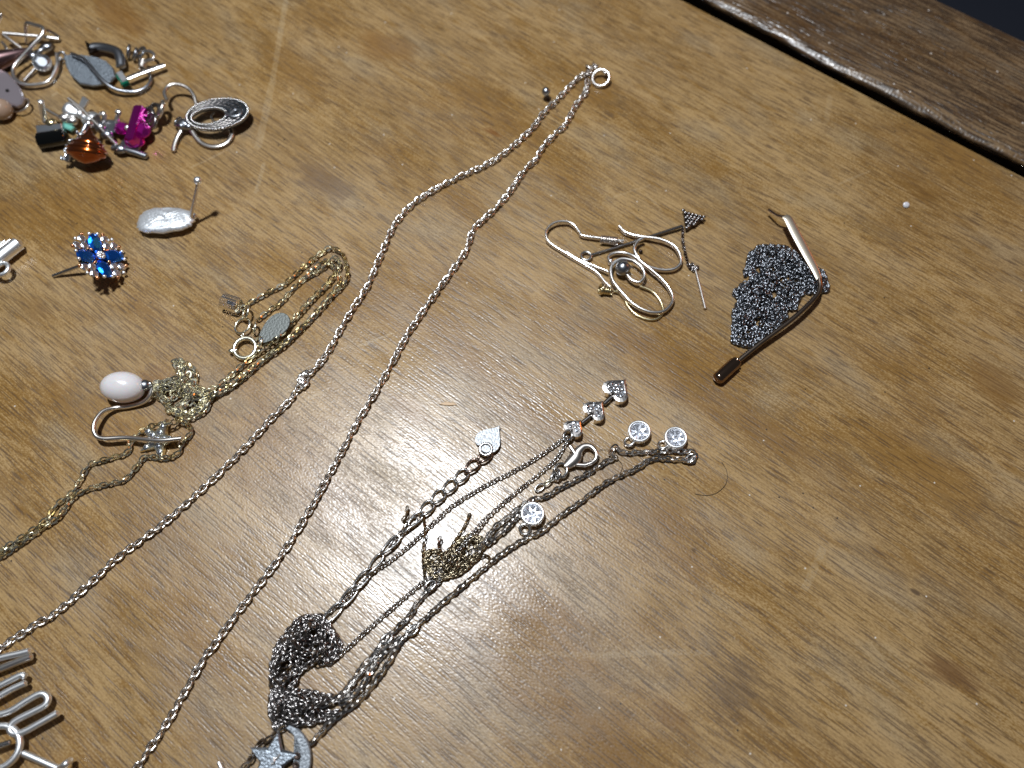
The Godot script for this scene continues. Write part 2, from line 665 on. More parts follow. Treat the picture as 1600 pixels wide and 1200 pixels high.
func materials() -> void:
	var scuffed := field(512, 512, 512, 512, 0.09, 5, 77)
	for k in scuffed.size():
		scuffed[k] = 165 + scuffed[k] * 90 / 255
	M.scuff = picture(512, 512, scuffed, Image.FORMAT_L8)
	var bumps := Image.create_from_data(512, 512, false, Image.FORMAT_L8, scuffed)
	bumps.convert(Image.FORMAT_RGBA8)
	bumps.bump_map_to_normal_map(7.0)
	M.dents = ImageTexture.create_from_image(bumps)
	M.silver = metal(Color(0.92, 0.90, 0.88), 0.28)
	M.silver_warm = metal(Color(0.88, 0.85, 0.82), 0.3)
	M.bright = metal(Color(0.96, 0.96, 0.96), 0.42)
	M.satin = metal(Color(0.46, 0.49, 0.52), 0.5, 0.35)
	M.brushed = metal(Color(0.70, 0.71, 0.72), 0.7, 0.6)
	M.leaf = metal(Color(0.60, 0.63, 0.66), 0.62, 0.8)
	M.slate = metal(Color(0.40, 0.41, 0.40), 0.6, 0.3)
	M.plate = metal(Color(0.93, 0.94, 0.95), 0.6, 0.3)
	M.plate.metallic = 0.8
	M.facet = metal(Color(0.96, 0.97, 1.0), 0.3)
	M.clear_small = metal(Color(0.95, 0.97, 1.0), 0.24)
	M.tarnish = metal(Color(0.80, 0.79, 0.78), 0.26)
	M.tarnish_dark = metal(Color(0.58, 0.56, 0.55), 0.28)
	M.steel = metal(Color(0.63, 0.64, 0.66), 0.32)
	M.copper = metal(Color(0.60, 0.52, 0.48), 0.25)
	M.gold = metal(Color(0.95, 0.93, 0.85), 0.28)
	M.gold_deep = metal(Color(0.86, 0.80, 0.64), 0.28)
	M.bronze = metal(Color(0.64, 0.59, 0.50), 0.3)
	M.rose = metal(Color(0.93, 0.68, 0.50), 0.24)
	M.black_metal = metal(Color(0.27, 0.23, 0.21), 0.3)
	M.clear = M.clear_small
	M.glass = stone(Color(0.97, 0.98, 1.0), 0.08)
	M.blue = metal(Color(0.10, 0.48, 0.98), 0.24)
	M.blue.metallic = 0.95
	M.blue.clearcoat_enabled = true
	M.blue.clearcoat = 1.0
	M.blue.clearcoat_roughness = 0.03
	M.magenta = metal(Color(0.84, 0.13, 0.70), 0.24)
	M.magenta.metallic = 0.95
	M.magenta.clearcoat_enabled = true
	M.magenta.clearcoat = 1.0
	M.magenta.clearcoat_roughness = 0.03
	M.amber = metal(Color(0.60, 0.29, 0.09), 0.2)
	M.amber.metallic = 0.95
	M.amber.clearcoat_enabled = true
	M.amber.clearcoat = 1.0
	M.amber.clearcoat_roughness = 0.05
	M.green = plain(Color(0.05, 0.42, 0.32), 0.15, 0.35)
	M.onyx = plain(Color(0.02, 0.025, 0.025), 0.08, 0.35)
	M.pearl = plain(Color(0.86, 0.83, 0.83), 0.24, 0.9)
	M.pearl.subsurf_scatter_enabled = true
	M.pearl.subsurf_scatter_strength = 0.15
	M.nacre = plain(Color(0.62, 0.58, 0.60), 0.3, 0.9)
	M.nacre.metallic = 0.55
	M.bead = plain(Color(0.62, 0.52, 0.44), 0.25, 0.8)
	M.plastic = stone(Color(0.97, 0.97, 0.98), 0.045, 0.02, 0.06)
	M.fibre = plain(Color(0.05, 0.045, 0.045), 0.5)

func table() -> void:
	org = Vector3.ZERO
	var g := deg_to_rad(GRAIN)
	var o := Node3D.new()
	o.name = "wooden_table"
	o.rotation.y = -g
	o.set_meta("label", "worn brown wooden table with scratched varnish and a raised edge board")
	o.set_meta("category", "table")
	add_child(o)
	# in the table's own axes x runs along the grain and z across it
	var to_uv := func(px: float, py: float) -> Vector2:
		var p := spot(px, py, 0.0)
		return Vector2((p.x * cos(g) + p.z * sin(g) + 0.195) / 0.32, (-p.x * sin(g) + p.z * cos(g) + 0.13) / 0.25)
	var lines := []
	for s in [[447, 0, 425, 130, 3, 70], [425, 130, 403, 230, 4, 60], [412, 255, 400, 300, 2, 70], [560, 538, 615, 520, 1, 110], [480, 620, 512, 608, 1, 80], [1010, 305, 1035, 330, 1, 60], [300, 262, 350, 235, 1, 80], [1258, 915, 1285, 860, 4, 55], [690, 1020, 1110, 1022, 2, 50], [1360, 268, 1310, 290, 1, 60], [1290, 190, 1297, 150, 3, 40], [960, 310, 1015, 290, 1, 50], [640, 1000, 655, 1060, 1, 60], [82, 150, 90, 143, 1, 110], [205, 122, 265, 118, 1, 60], [1240, 640, 1290, 600, 1, 40]]:
		var u0 = to_uv.call(s[0], s[1])
		var u1 = to_uv.call(s[2], s[3])
		lines.append([u0.x, u0.y, u1.x, u1.y, s[4], s[5]])
	var blots := []
	for q in [[1160, 1090, 90, 60, 0.42, 74, 58, 46], [1490, 1050, 60, 26, 0.6, 92, 62, 34], [1430, 925, 7, 4, 0.6, 60, 44, 30], [1085, 858, 12, 7, 0.8, 52, 36, 24], [772, 206, 30, 10, 0.7, 112, 70, 30], [590, 70, 90, 40, 0.5, 120, 82, 36], [180, 30, 110, 50, 0.5, 112, 74, 30], [1250, 60, 80, 40, 0.5, 116, 80, 32], [1440, 300, 110, 40, 0.5, 108, 76, 34], [500, 280, 60, 30, 0.5, 96, 72, 48], [1540, 600, 70, 40, 0.5, 112, 78, 36], [1060, 1130, 50, 22, 0.5, 108, 74, 36], [640, 640, 40, 18, 0.4, 128, 90, 46], [250, 600, 60, 30, 0.45, 120, 82, 40], [60, 480, 60, 30, 0.4, 112, 80, 40]]:
		var at = to_uv.call(q[0], q[1])
		blots.append([at.x, at.y, q[2], q[3], q[4], q[5], q[6], q[7]])
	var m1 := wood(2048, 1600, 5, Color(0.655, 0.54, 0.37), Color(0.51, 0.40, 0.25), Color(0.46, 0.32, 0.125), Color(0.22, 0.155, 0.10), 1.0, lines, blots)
	var m2 := wood(1536, 448, 41, Color(0.48, 0.39, 0.285), Color(0.27, 0.20, 0.135), Color(0.33, 0.225, 0.11), Color(0.10, 0.07, 0.05), 1.9, [])
	m2.heightmap_scale = 0.045
	# main board
	var b := B.new()
	var front := -0.1215
	var slab := func(bb: B, u0: float, u1: float, v0: float, v1: float, top: float, low: float) -> void:
		for f in [[Vector3(u0, top, v0), Vector3(u1, top, v0), Vector3(u1, top, v1), Vector3(u0, top, v1), Vector3.UP], [Vector3(u0, low, v0), Vector3(u1, low, v0), Vector3(u1, low, v1), Vector3(u0, low, v1), Vector3.DOWN], [Vector3(u0, low, v1), Vector3(u1, low, v1), Vector3(u1, top, v1), Vector3(u0, top, v1), Vector3.BACK], [Vector3(u0, low, v0), Vector3(u1, low, v0), Vector3(u1, top, v0), Vector3(u0, top, v0), Vector3.FORWARD], [Vector3(u0, low, v0), Vector3(u0, low, v1), Vector3(u0, top, v1), Vector3(u0, top, v0), Vector3.LEFT], [Vector3(u1, low, v0), Vector3(u1, low, v1), Vector3(u1, top, v1), Vector3(u1, top, v0), Vector3.RIGHT]]:
			var s := bb.v.size()
			for k in 4:
				bb.vert(f[k], f[4], Vector2((f[k].x + 0.195) / 0.32, (f[k].z + 0.13 + f[k].y) / 0.25))
			bb.tri(s, s + 1, s + 2)
			bb.tri(s, s + 2, s + 3)
	slab.call(b, -0.42, 0.42, front, 0.34, 0.0, -0.022)
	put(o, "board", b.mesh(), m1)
	# raised board: a worn, rounded and slightly wavy front edge
	b = B.new()
	var rows := []
	var wav := FastNoiseLite.new()
	wav.seed = 9
	wav.frequency = 9.0
	wav.fractal_octaves = 4
	var back := -0.1625
	for k in 241:
		var u := -0.42 + 0.84 * k / 240.0
		var e := wav.get_noise_1d(u) * 0.0022 + wav.get_noise_1d(u * 6.0) * 0.0008 - 0.0026
		var d := wav.get_noise_1d(u * 3.0 + 7.0) * 0.0007
		var row := []
		for q in [[front - 0.0024, -0.022], [front - 0.0024, 0.0], [front + 0.0002, 0.0011], [front - 0.0003, 0.0018], [front - 0.0011, 0.0023], [front - 0.0024, 0.0026], [front - 0.006, 0.0027], [-0.14, 0.0027], [back + 0.003, 0.0027], [back + 0.0008, 0.0024], [back, 0.0016], [back, -0.022]]:
			var share := clampf((q[1] - 0.0) / 0.002, 0.0, 1.0) if q[0] > -0.135 else 0.0
			share = maxf(share, 0.6) if q[0] > -0.135 else 0.0
			row.append(Vector3(u, q[1] + (d * share if q[0] > -0.1275 else 0.0), q[0] + e * share))
		rows.append(row)
	var from := b.v.size()
	b.sheet(rows)
	for k in range(from, b.v.size()):
		b.t[k] = Vector2(b.v[k].x / 0.36 + 0.5, (b.v[k].z + b.v[k].y * 0.8) / 0.105)
	put(o, "raised_edge_board", b.mesh(), m2)
	# what lies below and beyond the table
	var floor_mesh := B.new()
	var s0 := 3.0
	var q0 := floor_mesh.vert(Vector3(-s0, -0.72, -s0), Vector3.UP)
	floor_mesh.vert(Vector3(s0, -0.72, -s0), Vector3.UP)
	floor_mesh.vert(Vector3(s0, -0.72, s0), Vector3.UP)
	floor_mesh.vert(Vector3(-s0, -0.72, s0), Vector3.UP)
	floor_mesh.tri(q0, q0 + 1, q0 + 2)
	floor_mesh.tri(q0, q0 + 2, q0 + 3)
	var fm := plain(Color(0.37, 0.40, 0.47), 0.85)
	var fl := put(self, "floor", floor_mesh.mesh(), fm)
	fl.set_meta("kind", "structure")
	fl.set_meta("label", "dark blue grey floor beyond the table edge")

func silver_necklace() -> void:
	var o := thing("silver_necklace", "long thin silver chain necklace lying in two strands across the table", "necklace", 560, 660)
	var ms := [link_mesh(2.6, 1.75, 0.25, 12, 5, false, 0.5), link_mesh(2.5, 1.7, 0.25, 12, 5, false, 0.3)]
	var right := line([918, 128, 914, 146, 900, 164, 884, 194, 869, 208, 848, 230, 838, 248, 820, 266, 796, 300, 775, 325, 740, 358, 728, 392, 690, 445, 640, 517, 610, 572, 584, 617, 559, 658, 535, 703, 517, 737, 485, 795], 0.75)
	right.append_array(line([485, 795, 450, 852, 415, 900, 365, 965, 332, 1012, 320, 1026, 289, 1080, 258, 1134, 236, 1166, 214, 1200, 190, 1236], 0.75).slice(1))
	chain(o, right, 1.36, ms, [M.silver, M.silver, M.silver_warm], 0.6, 0.3, "link", 0.95)
	var left := line([924, 112, 904, 122, 882, 144, 860, 166, 848, 178, 834, 198, 816, 216, 797, 232, 776, 248, 750, 262, 720, 275, 672, 300, 641, 322, 617, 350, 605, 375, 592, 405, 575, 445, 550, 484, 531, 516, 514, 547, 496, 572], 0.75)
	left.append_array(line([496, 572, 477, 591, 462, 613, 444, 635, 422, 656, 400, 681, 362, 720, 326, 755, 255, 818, 184, 871, 140, 912, 84, 960, 58, 974, 34, 990, 0, 1012, -40, 1040], 0.75).slice(1))
	chain(o, left, 1.42, ms, [M.silver, M.silver, M.silver_warm], 0.75, 0.25, "link", 1.1)
	tangle(o, "knot", [466, 590, 478, 580, 492, 578, 496, 588, 486, 602, 472, 606], 1.6, 26, 1.2, ms[1], M.silver, 3, 0.9, 1.5)
	var b := B.new()
	var tip := Basis(Vector3.RIGHT, 0.35) * Basis(Vector3.BACK, 0.2)
	b.tube(circle(w(939, 122, 1.4), 2.2 * MM, 24, tip), 0.42 * MM, 0.6 * MM, 8, true, tip.y)
	var ring := put(o, "clasp_ring", b.mesh(), M.silver)
	b = B.new()
	b.ball(w(946, 112, 1.9), Vector3(0.7, 0.5, 0.9) * MM)
	put(ring, "lug", b.mesh(), M.silver)
	for q in [[921, 104, 1.0, 0.5], [930, 102, 1.6, 1.2], [920, 113, 1.8, 2.2]]:
		put(o, "end_link", ms[0], M.silver, link_pose(w(q[0], q[1], q[2]), Vector3(cos(q[3]), 0.2, sin(q[3])).normalized(), 0.5))

func gold_necklace() -> void:
	var o := thing("gold_necklace", "pale gold fine chain necklace, knotted, with small star pendant and spring ring clasp", "necklace", 330, 616)
	var ms := [link_mesh(2.0, 1.5, 0.22, 10, 4, true), link_mesh(1.95, 1.45, 0.23, 10, 4, true)]
	var mats := [M.gold, M.gold, M.gold_deep]
	var p := 1.2
	chain(o, line3([373, 487, 0.8, 387, 475, 0.8, 416, 458, 0.8, 445, 443, 0.8, 474, 417, 0.8, 500, 396, 0.9, 517, 387, 1.0, 534, 396, 1.0, 541, 415, 1.0, 541, 438, 0.9, 516, 466, 0.8, 493, 492, 0.8, 461, 521, 0.8, 424, 552, 0.8, 389, 583, 0.8, 355, 609, 0.9, 322, 622, 1.2]), p, ms, mats)
	chain(o, line3([405, 497, 0.8, 422, 484, 0.8, 439, 472, 0.8, 468, 441, 0.8, 502, 420, 0.9, 520, 402, 1.9, 530, 412, 1.5, 514, 440, 1.2, 485, 469, 1.2, 459, 499, 1.2, 431, 530, 1.4, 387, 563, 1.0, 344, 600, 1.0, 318, 612, 1.6]), p, ms, mats)
	chain(o, line3([478, 430, 1.0, 506, 408, 1.2, 526, 424, 1.4, 528, 445, 1.0, 501, 480, 1.0, 476, 508, 1.0, 446, 536, 1.3, 405, 566, 1.2, 366, 596, 1.3, 330, 618, 2.0]), p, ms, mats)
	chain(o, line([204, 690, 198, 707, 164, 718, 139, 727, 125, 750, 113, 769, 88, 789, 68, 815, 28, 843, 0, 860, -30, 876], 0.8), p, ms, mats)
	chain(o, line3([283, 693, 1.0, 278, 708, 0.9, 256, 716, 0.8, 227, 714, 0.8, 210, 733, 0.8, 193, 750, 0.8, 159, 758, 0.8, 125, 769, 0.8, 108, 784, 0.9, 93, 806, 0.8, 65, 825, 0.9, 34, 848, 0.8, 0, 870, 0.8, -30, 884, 0.8]), p, ms, mats)
	chain(o, line3([329, 622, 1.2, 320, 642, 0.8, 303, 652, 0.8, 286, 656, 1.2, 262, 662, 2.6, 243, 664, 2.4, 226, 671, 1.4, 212, 682, 0.9, 203, 692, 0.8]), p, ms, mats)
	chain(o, line3([280, 655, 2.0, 294, 664, 1.4, 298, 675, 0.9, 288, 690, 0.9]), p, ms, mats)
	tangle(o, "tangled_links", [236, 598, 262, 594, 282, 588, 269, 566, 284, 560, 306, 577, 308, 604, 331, 614, 322, 636, 286, 652, 262, 644, 256, 628, 238, 620], 3.0, 420, 1.25, ms[1], M.gold, 21, 0.5, 2.0)
	# star set with tiny stones
	var b := B.new()
	var star := []
	for k in 10:
		var r := 4.6 if k % 2 == 0 else 2.0
		var a := TAU * k / 10.0 - 1.25
		star.append(Vector2(cos(a), sin(a)) * r * MM)
	var x := Transform3D(Basis(Vector3.RIGHT, 0.18) * Basis(Vector3.BACK, 0.15), w(248, 687, 1.1))
	b.plate(x, star, -0.5 * MM, 0.7 * MM, 0.3 * MM)
	var s := put(o, "star_pendant", b.mesh(), M.gold)
	var g := B.new()
	g.gem(Transform3D(Basis.from_scale(Vector3.ONE * 0.62 * MM), Vector3.ZERO), 6)
	var gm := g.mesh()
	for k in 11:
		var a := TAU * (k % 5) / 5.0 - 1.25
		var r := 0.0 if k == 10 else (1.45 if k < 5 else 2.85)
		put(s, "small_stone", gm, M.clear, x * Transform3D(Basis(), Vector3(cos(a) * r, 0.75, sin(a) * r) * MM))
	# spring ring, jump rings and tag
	b = B.new()
	b.tube(circle(w(383, 544, 1.2), 2.35 * MM, 28, Basis(Vector3.RIGHT, 0.12)), 0.52 * MM, 0.52 * MM, 10, true)
	var ring := put(o, "spring_ring", b.mesh(), M.gold)
	b = B.new()
	b.tube([w(370, 547, 1.2), w(364, 548, 1.3)], 0.35 * MM)
	b.ball(w(362, 548, 1.3), Vector3(0.8, 0.4, 0.6) * MM)
	put(ring, "trigger", b.mesh(), M.gold)
	b = B.new()
	b.tube(circle(w(379, 524, 1.2), 0.8 * MM, 12, Basis(Vector3.BACK, 1.0)), 0.25 * MM, -1, 6, true)
	put(ring, "eye", b.mesh(), M.gold)
	for q in [[379, 509, 1.9, 0.3], [384, 488, 1.6, 0.9], [398, 512, 1.2, 1.1], [404, 534, 1.1, 0.6]]:
		b = B.new()
		b.tube(circle(w(q[0], q[1], 0.5 + q[2] * sin(q[3])), q[2] * MM, 18, Basis(Vector3.BACK, q[3])), 0.28 * MM, -1, 7, true)
		put(o, "jump_ring", b.mesh(), M.gold)
	b = B.new()
	var tag := []
	for k in 22:
		var a := TAU * k / 22.0
		tag.append(Vector2(cos(a) * 4.3, sin(a) * (2.5 + 0.75 * cos(a))) * MM)
	b.plate(Transform3D(Basis(Vector3.UP, 0.86) * Basis(Vector3.BACK, 0.1), w(428, 514, 1.5)), tag, 0, 0.35 * MM, 0.1 * MM)
	put(o, "oval_tag", b.mesh(), M.slate)

func heart_poly(size: float, notch := 5.0) -> Array:    # tip towards +x
	var out := []
	for k in 28:
		var a := TAU * k / 28.0
		var px := 16.0 * pow(sin(a), 3)
		var py := 13.0 * cos(a) - notch * cos(2 * a) - 2.0 * cos(3 * a) - cos(4 * a)
		out.append(Vector2(-py - 2.0, px) / 32.0 * size * MM)
	return out

func heart_necklace() -> void:
	var o := thing("heart_necklace", "dark silver rolo chain necklace with three pave hearts in a row and heart tag extender", "necklace", 800, 735)
	var fine := [link_mesh(1.3, 1.15, 0.18, 10, 4), link_mesh(1.25, 1.1, 0.18, 10, 4)]
	var mats := [M.tarnish, M.tarnish, M.tarnish_dark]
	chain(o, line([886, 684, 879, 687, 854, 705, 824, 724, 793, 741, 755, 760, 716, 784, 700, 796, 672, 822, 642, 850, 615, 872, 585, 893, 562, 915, 542, 934, 520, 952, 500, 968], 0.62), 0.78, fine, mats)
	chain(o, line3([888, 688, 0.7, 884, 694, 0.6, 870, 716, 0.6, 846, 738, 0.6, 818, 760, 0.6, 791, 782, 0.6, 766, 804, 0.8, 748, 822, 1.4, 715, 862, 2.2, 690, 890, 1.2, 662, 909, 0.7, 635, 931, 0.6, 600, 961, 0.6, 570, 988, 0.6, 540, 1015, 0.6, 522, 1030, 1.0]), 0.78, fine, mats)
	# three hearts
	var sizes := [[965, 609, 6.0], [931, 641, 5.1], [898, 669, 4.3]]
	var turn := Basis(Vector3.UP, 0.86)
	var g := B.new()
	g.gem(Transform3D(Basis.from_scale(Vector3(0.40, 0.34, 0.40) * MM), Vector3.ZERO), 6)
	var gm := g.mesh()
	for q in sizes:
		var x := Transform3D(turn, w(q[0], q[1], 1.2))
		var b := B.new()
		var outer := heart_poly(q[2])
		var inner := heart_poly(q[2] * 0.78)
		var m := outer.size()
		for k in m:
			var k1 := (k + 1) % m
			var mid: Vector2 = (outer[k] + inner[k]) * 0.5
			var rim := []
			for z in [[outer[k], -1.2], [outer[k1], -1.2], [outer[k1], 1.1], [outer[k], 1.1]]:
				rim.append(x * Vector3(z[0].x, z[1] * MM, z[0].y))
			b.flat(rim, x * Vector3(mid.x, 0, mid.y))
			rim = []
			for z in [[outer[k], 1.1], [outer[k1], 1.1], [inner[k1], 1.25], [inner[k], 1.25]]:
				rim.append(x * Vector3(z[0].x, z[1] * MM, z[0].y))
			b.flat(rim, x * Vector3(mid.x, 0, mid.y))
			rim = []
			for z in [[inner[k], 0.85], [inner[k1], 0.85], [inner[k1], 1.25], [inner[k], 1.25]]:
				rim.append(x * Vector3(z[0].x, z[1] * MM, z[0].y))
			b.flat(rim, x * Vector3(mid.x * 1.4, 1.0 * MM, mid.y * 1.4))
		var h := put(o, "heart", b.mesh(), M.silver)
		b = B.new()
		b.plate(x, heart_poly(q[2] * 0.81), -1.2 * MM, 0.8 * MM, 0.0)
		put(h, "stone_bed", b.mesh(), M.tarnish_dark)
		var poly := PackedVector2Array(heart_poly(q[2] * 0.70))
		for u in range(-4, 5):
			for v in range(-4, 5):
				var at := Vector2(u + (0.5 if v % 2 else 0.0), v * 0.87) * 0.92 * MM
				if Geometry2D.is_point_in_polygon(at, poly):
					put(h, "small_stone", gm, M.clear, x * Transform3D(Basis.from_euler(Vector3(rng.randf_range(-0.4, 0.4), u * 0.7, rng.randf_range(-0.4, 0.4))), Vector3(at.x, 0.9 * MM, at.y)))
	wire(o, "connector", [w(957, 619, 1.0), w(944, 631, 1.0)], 0.5, M.tarnish_dark)
	wire(o, "connector", [w(924, 649, 1.0), w(909, 661, 1.0)], 0.45, M.tarnish_dark)
	var b0 := B.new()
	b0.tube(circle(w(887, 681, 1.1), 1.1 * MM, 16, Basis(Vector3.BACK, 0.7)), 0.3 * MM, -1, 7, true)
	put(o, "jump_ring", b0.mesh(), M.tarnish)
	# extender with its heart tag
	var curb := link_mesh(4.3, 2.9, 0.3, 16, 6, false, 0.55)
	for q in [[757, 713, 0.80], [737, 729, 0.75], [720, 745, 0.8], [702, 761, 0.8], [684, 777, 0.8], [666, 795, 0.85]]:
		put(o, "extender_link", curb, M.copper if q[0] % 2 else M.tarnish, link_pose(w(q[0], q[1], 0.75), Vector3(cos(q[2]), 0, -sin(q[2])), 0.35))
	var long := link_mesh(5.6, 2.3, 0.27, 16, 6, false, 0.5)
	for q in [[646, 814, 0.75], [609, 852, 0.8], [585, 882, 0.95], [566, 905, 0.9], [545, 931, 0.9], [521, 957, 0.85]]:
		put(o, "extender_link", long, M.tarnish, link_pose(w(q[0], q[1], 0.9), Vector3(cos(q[2]), 0, -sin(q[2])), 0.5 - 0.3 * (q[0] % 3)))
	var links := [link_mesh(2.6, 1.7, 0.24, 12, 5)]
	chain(o, line([645, 815, 630, 830, 612, 850], 0.9), 1.9, links, [M.tarnish], 0.6, 0.3, "extender_link")
	var b := B.new()
	b.plate(Transform3D(Basis(Vector3.UP, 0.95) * Basis.from_scale(Vector3(1.2, 1.0, 0.94)), w(767, 684, 0.9)), heart_poly(5.9, 4.6), 0.0, 0.5 * MM, 0.03 * MM)
	b.lathe(Transform3D(Basis(), w(761, 696, 0.9)), [Vector2(0, 0), Vector2(1.7, 0) * MM, Vector2(1.7, 0.46) * MM, Vector2(1.65, 0.52) * MM, Vector2(0, 0.53) * MM], 20)
	var tag := put(o, "heart_tag", b.mesh(), M.brushed)
	b = B.new()
	b.tube(circle(w(759, 702, 1.3), 1.25 * MM, 18, Basis(Vector3.RIGHT, 0.1)), 0.36 * MM, -1, 7, true)
	put(tag, "tag_eye", b.mesh(), M.tarnish)
	# lobster clasp
	b = B.new()
	b.tube(line3([884, 728, 1.2, 893, 721, 1.3, 901, 714, 1.4, 903, 704, 1.4, 912, 697, 1.4, 924, 698, 1.4, 932, 708, 1.4, 930, 718, 1.3, 922, 724, 1.3, 912, 726, 1.3]), 1.0 * MM, 0.8 * MM, 10, false, Vector3.UP, [])
	var mul := []
	var body := line3([883, 729, 1.3, 890, 724, 1.4, 899, 715, 1.5, 904, 705, 1.5, 913, 697, 1.5, 924, 698, 1.5, 932, 708, 1.5, 930, 718, 1.4, 921, 724, 1.4, 911, 726, 1.3])
	for k in body.size():
		var f := float(k) / (body.size() - 1)
		mul.append(0.55 + 0.75 * exp(-pow((f - 0.2) / 0.16, 2)) + (0.0 if f < 0.6 else -0.1))
	b = B.new()
	b.tube(body, 1.05 * MM, 0.8 * MM, 12, false, Vector3.UP, mul)
	var clasp := put(o, "lobster_clasp", b.mesh(), M.silver_warm)
	b = B.new()
	b.tube([w(901, 712, 2.0), w(895, 703, 2.1), w(891, 697, 2.1)], 0.5 * MM, 0.35 * MM, 8, false, Vector3.UP)
	b.tube([w(900, 726, 1.4), w(914, 727, 1.4), w(925, 723, 1.4)], 0.45 * MM)
	put(clasp, "lever", b.mesh(), M.silver_warm)
	for q in [[876, 735, 1.5, 0.5], [869, 742, 1.1, 0.9]]:
		b = B.new()
		b.tube(circle(w(q[0], q[1], 0.3 + q[2] * sin(q[3])), q[2] * MM, 16, Basis(Vector3.BACK, q[3])), 0.32 * MM, -1, 7, true)
		put(clasp, "clasp_ring", b.mesh(), M.tarnish)
	chain(o, line([866, 745, 858, 752, 846, 760, 834, 768], 0.8), 1.9, links, [M.tarnish, M.gold], 0.6, 0.3)
	tangle(o, "tangled_links", [470, 964, 500, 960, 520, 982, 533, 1012, 522, 1034, 496, 1044, 472, 1046, 466, 1060, 462, 1080, 440, 1092, 424, 1075, 424, 1040, 430, 1012, 446, 990], 3.6, 430, 1.2, link_mesh(1.95, 1.5, 0.21, 12, 5), M.tarnish_dark, 31, 0.6, 3.0)

func bezel_necklace() -> void:
	var o := thing("bezel_necklace", "dark silver cable chain necklace with three round clear stones in bezels", "necklace", 860, 815)
	var ms := [link_mesh(2.1, 1.5, 0.25, 10, 4, true), link_mesh(2.05, 1.45, 0.26, 10, 4, true)]
	var mats := [M.silver, M.tarnish, M.tarnish]
	var p := 1.2
	chain(o, line3([1079, 719, 0.9, 1086, 712, 0.9, 1080, 705, 0.9, 1066, 705, 0.9, 1044, 704, 0.9, 1016, 706, 0.8, 991, 707, 0.8, 972, 706, 1.0, 962, 698, 1.2, 955, 706, 1.2, 961, 714, 0.8, 947, 721, 0.8, 934, 730, 0.8, 914, 742, 0.8, 892, 754, 0.8, 870, 765, 0.8, 854, 775, 0.9, 832, 781, 0.9, 812, 793, 0.9, 793, 809, 0.9, 774, 823, 1.0, 757, 846, 1.4, 745, 862, 2.0]), p, ms, mats)
	chain(o, line([1080, 720, 1049, 717, 1019, 717, 994, 732, 969, 743, 947, 754, 928, 768, 903, 787, 881, 802, 862, 817, 846, 830, 826, 840, 807, 850, 782, 867, 763, 882, 744, 898, 715, 922, 690, 943, 660, 970, 640, 988], 0.85), p, ms, mats)
	chain(o, line([640, 988, 625, 1003, 607, 1035, 582, 1070, 560, 1095, 537, 1112, 515, 1130, 495, 1152, 482, 1163, 476, 1156], 0.85), p, ms, mats)
	chain(o, line3([690, 900, 1.2, 680, 913, 0.9, 655, 938, 0.8, 640, 962, 0.8, 620, 982, 0.8, 600, 1002, 0.9, 582, 1027, 0.9, 560, 1056, 1.0, 545, 1073, 1.2, 525, 1091, 1.6, 498, 1104, 1.8]), p, ms, mats)
	chain(o, line3([622, 1000, 0.9, 598, 1022, 1.0, 580, 1046, 1.2, 568, 1068, 1.4, 548, 1088, 1.4, 528, 1102, 1.6]), p, ms, mats)
	chain(o, line3([606, 1004, 0.9, 588, 1020, 0.8, 568, 1040, 0.8, 552, 1062, 0.9, 540, 1080, 1.2]), p, ms, mats)
	chain(o, line3([830, 782, 1.4, 812, 800, 1.5, 796, 820, 1.2, 776, 838, 1.2, 758, 850, 1.5]), p, ms, mats)
	var big := link_mesh(3.0, 2.3, 0.3, 12, 5)
	for q in [[644, 985, 0.8], [672, 915, 1.2], [604, 998, 1.2], [1079, 716, 0.9]]:
		put(o, "large_link", big, M.tarnish, link_pose(w(q[0], q[1], q[2]), Vector3(0.75, 0, -0.6).normalized(), 0.4))
	var bz := B.new()
	bz.lathe(Transform3D(), [Vector2(0.0, 0.0), Vector2(1.9, 0.0), Vector2(2.25, 0.25), Vector2(2.42, 1.2), Vector2(2.42, 2.1), Vector2(2.32, 2.3), Vector2(2.1, 2.36), Vector2(1.9, 2.28), Vector2(1.82, 2.05), Vector2(1.75, 1.3), Vector2(0.5, 0.35), Vector2(0.0, 0.3)].map(func(q): return q * MM), 36)
	var bm := bz.mesh()
	# a round brilliant: a clear crown over the facets of its pavilion, which turn light back by turns
	var g := B.new()
	var pav := B.new()
	var low := Vector3(0, 0.75, 0) * MM
	for k in 8:
		var mid := []
		for q in 3:
			var at := TAU * (k + q * 0.5) / 8.0
			mid.append(Vector3(cos(at), 0, sin(at)) * MM)
		var under := Vector3(0, -6, 0) * MM
		var high := Vector3(0, 1.9, 0) * MM
		var deep := Vector3(0, 1.45, 0) * MM
		var half := Vector3(0, 1.2 + 0.25 * (k % 2), 0) * MM
		pav.flat([mid[0] * 1.84 + high, mid[1] * 1.84 + deep, mid[0] * 0.8 + half], under)
		pav.flat([mid[1] * 1.84 + deep, mid[2] * 1.84 + high, mid[2] * 0.8 + half], under)
		pav.flat([mid[1] * 1.84 + deep, mid[0] * 0.8 + half, mid[2] * 0.8 + half], under)
		pav.flat([mid[0] * 0.8 + half, mid[2] * 0.8 + half, low], under)
	for k in 8:
		var a0 := TAU * k / 8.0
		var a1 := TAU * (k + 1) / 8.0
		var t0 := Vector3(cos(a0) * 1.05, 2.45, sin(a0) * 1.05) * MM
		var t1 := Vector3(cos(a1) * 1.05, 2.45, sin(a1) * 1.05) * MM
		var e0 := Vector3(cos(a0) * 1.8, 2.05, sin(a0) * 1.8) * MM
		var e1 := Vector3(cos(a1) * 1.8, 2.05, sin(a1) * 1.8) * MM
		g.flat([t0, t1, e1, e0], Vector3.ZERO)
		g.flat([Vector3(0, 2.45, 0) * MM, t0, t1], Vector3.ZERO)
	var gm := g.mesh()
	var pm := pav.mesh()
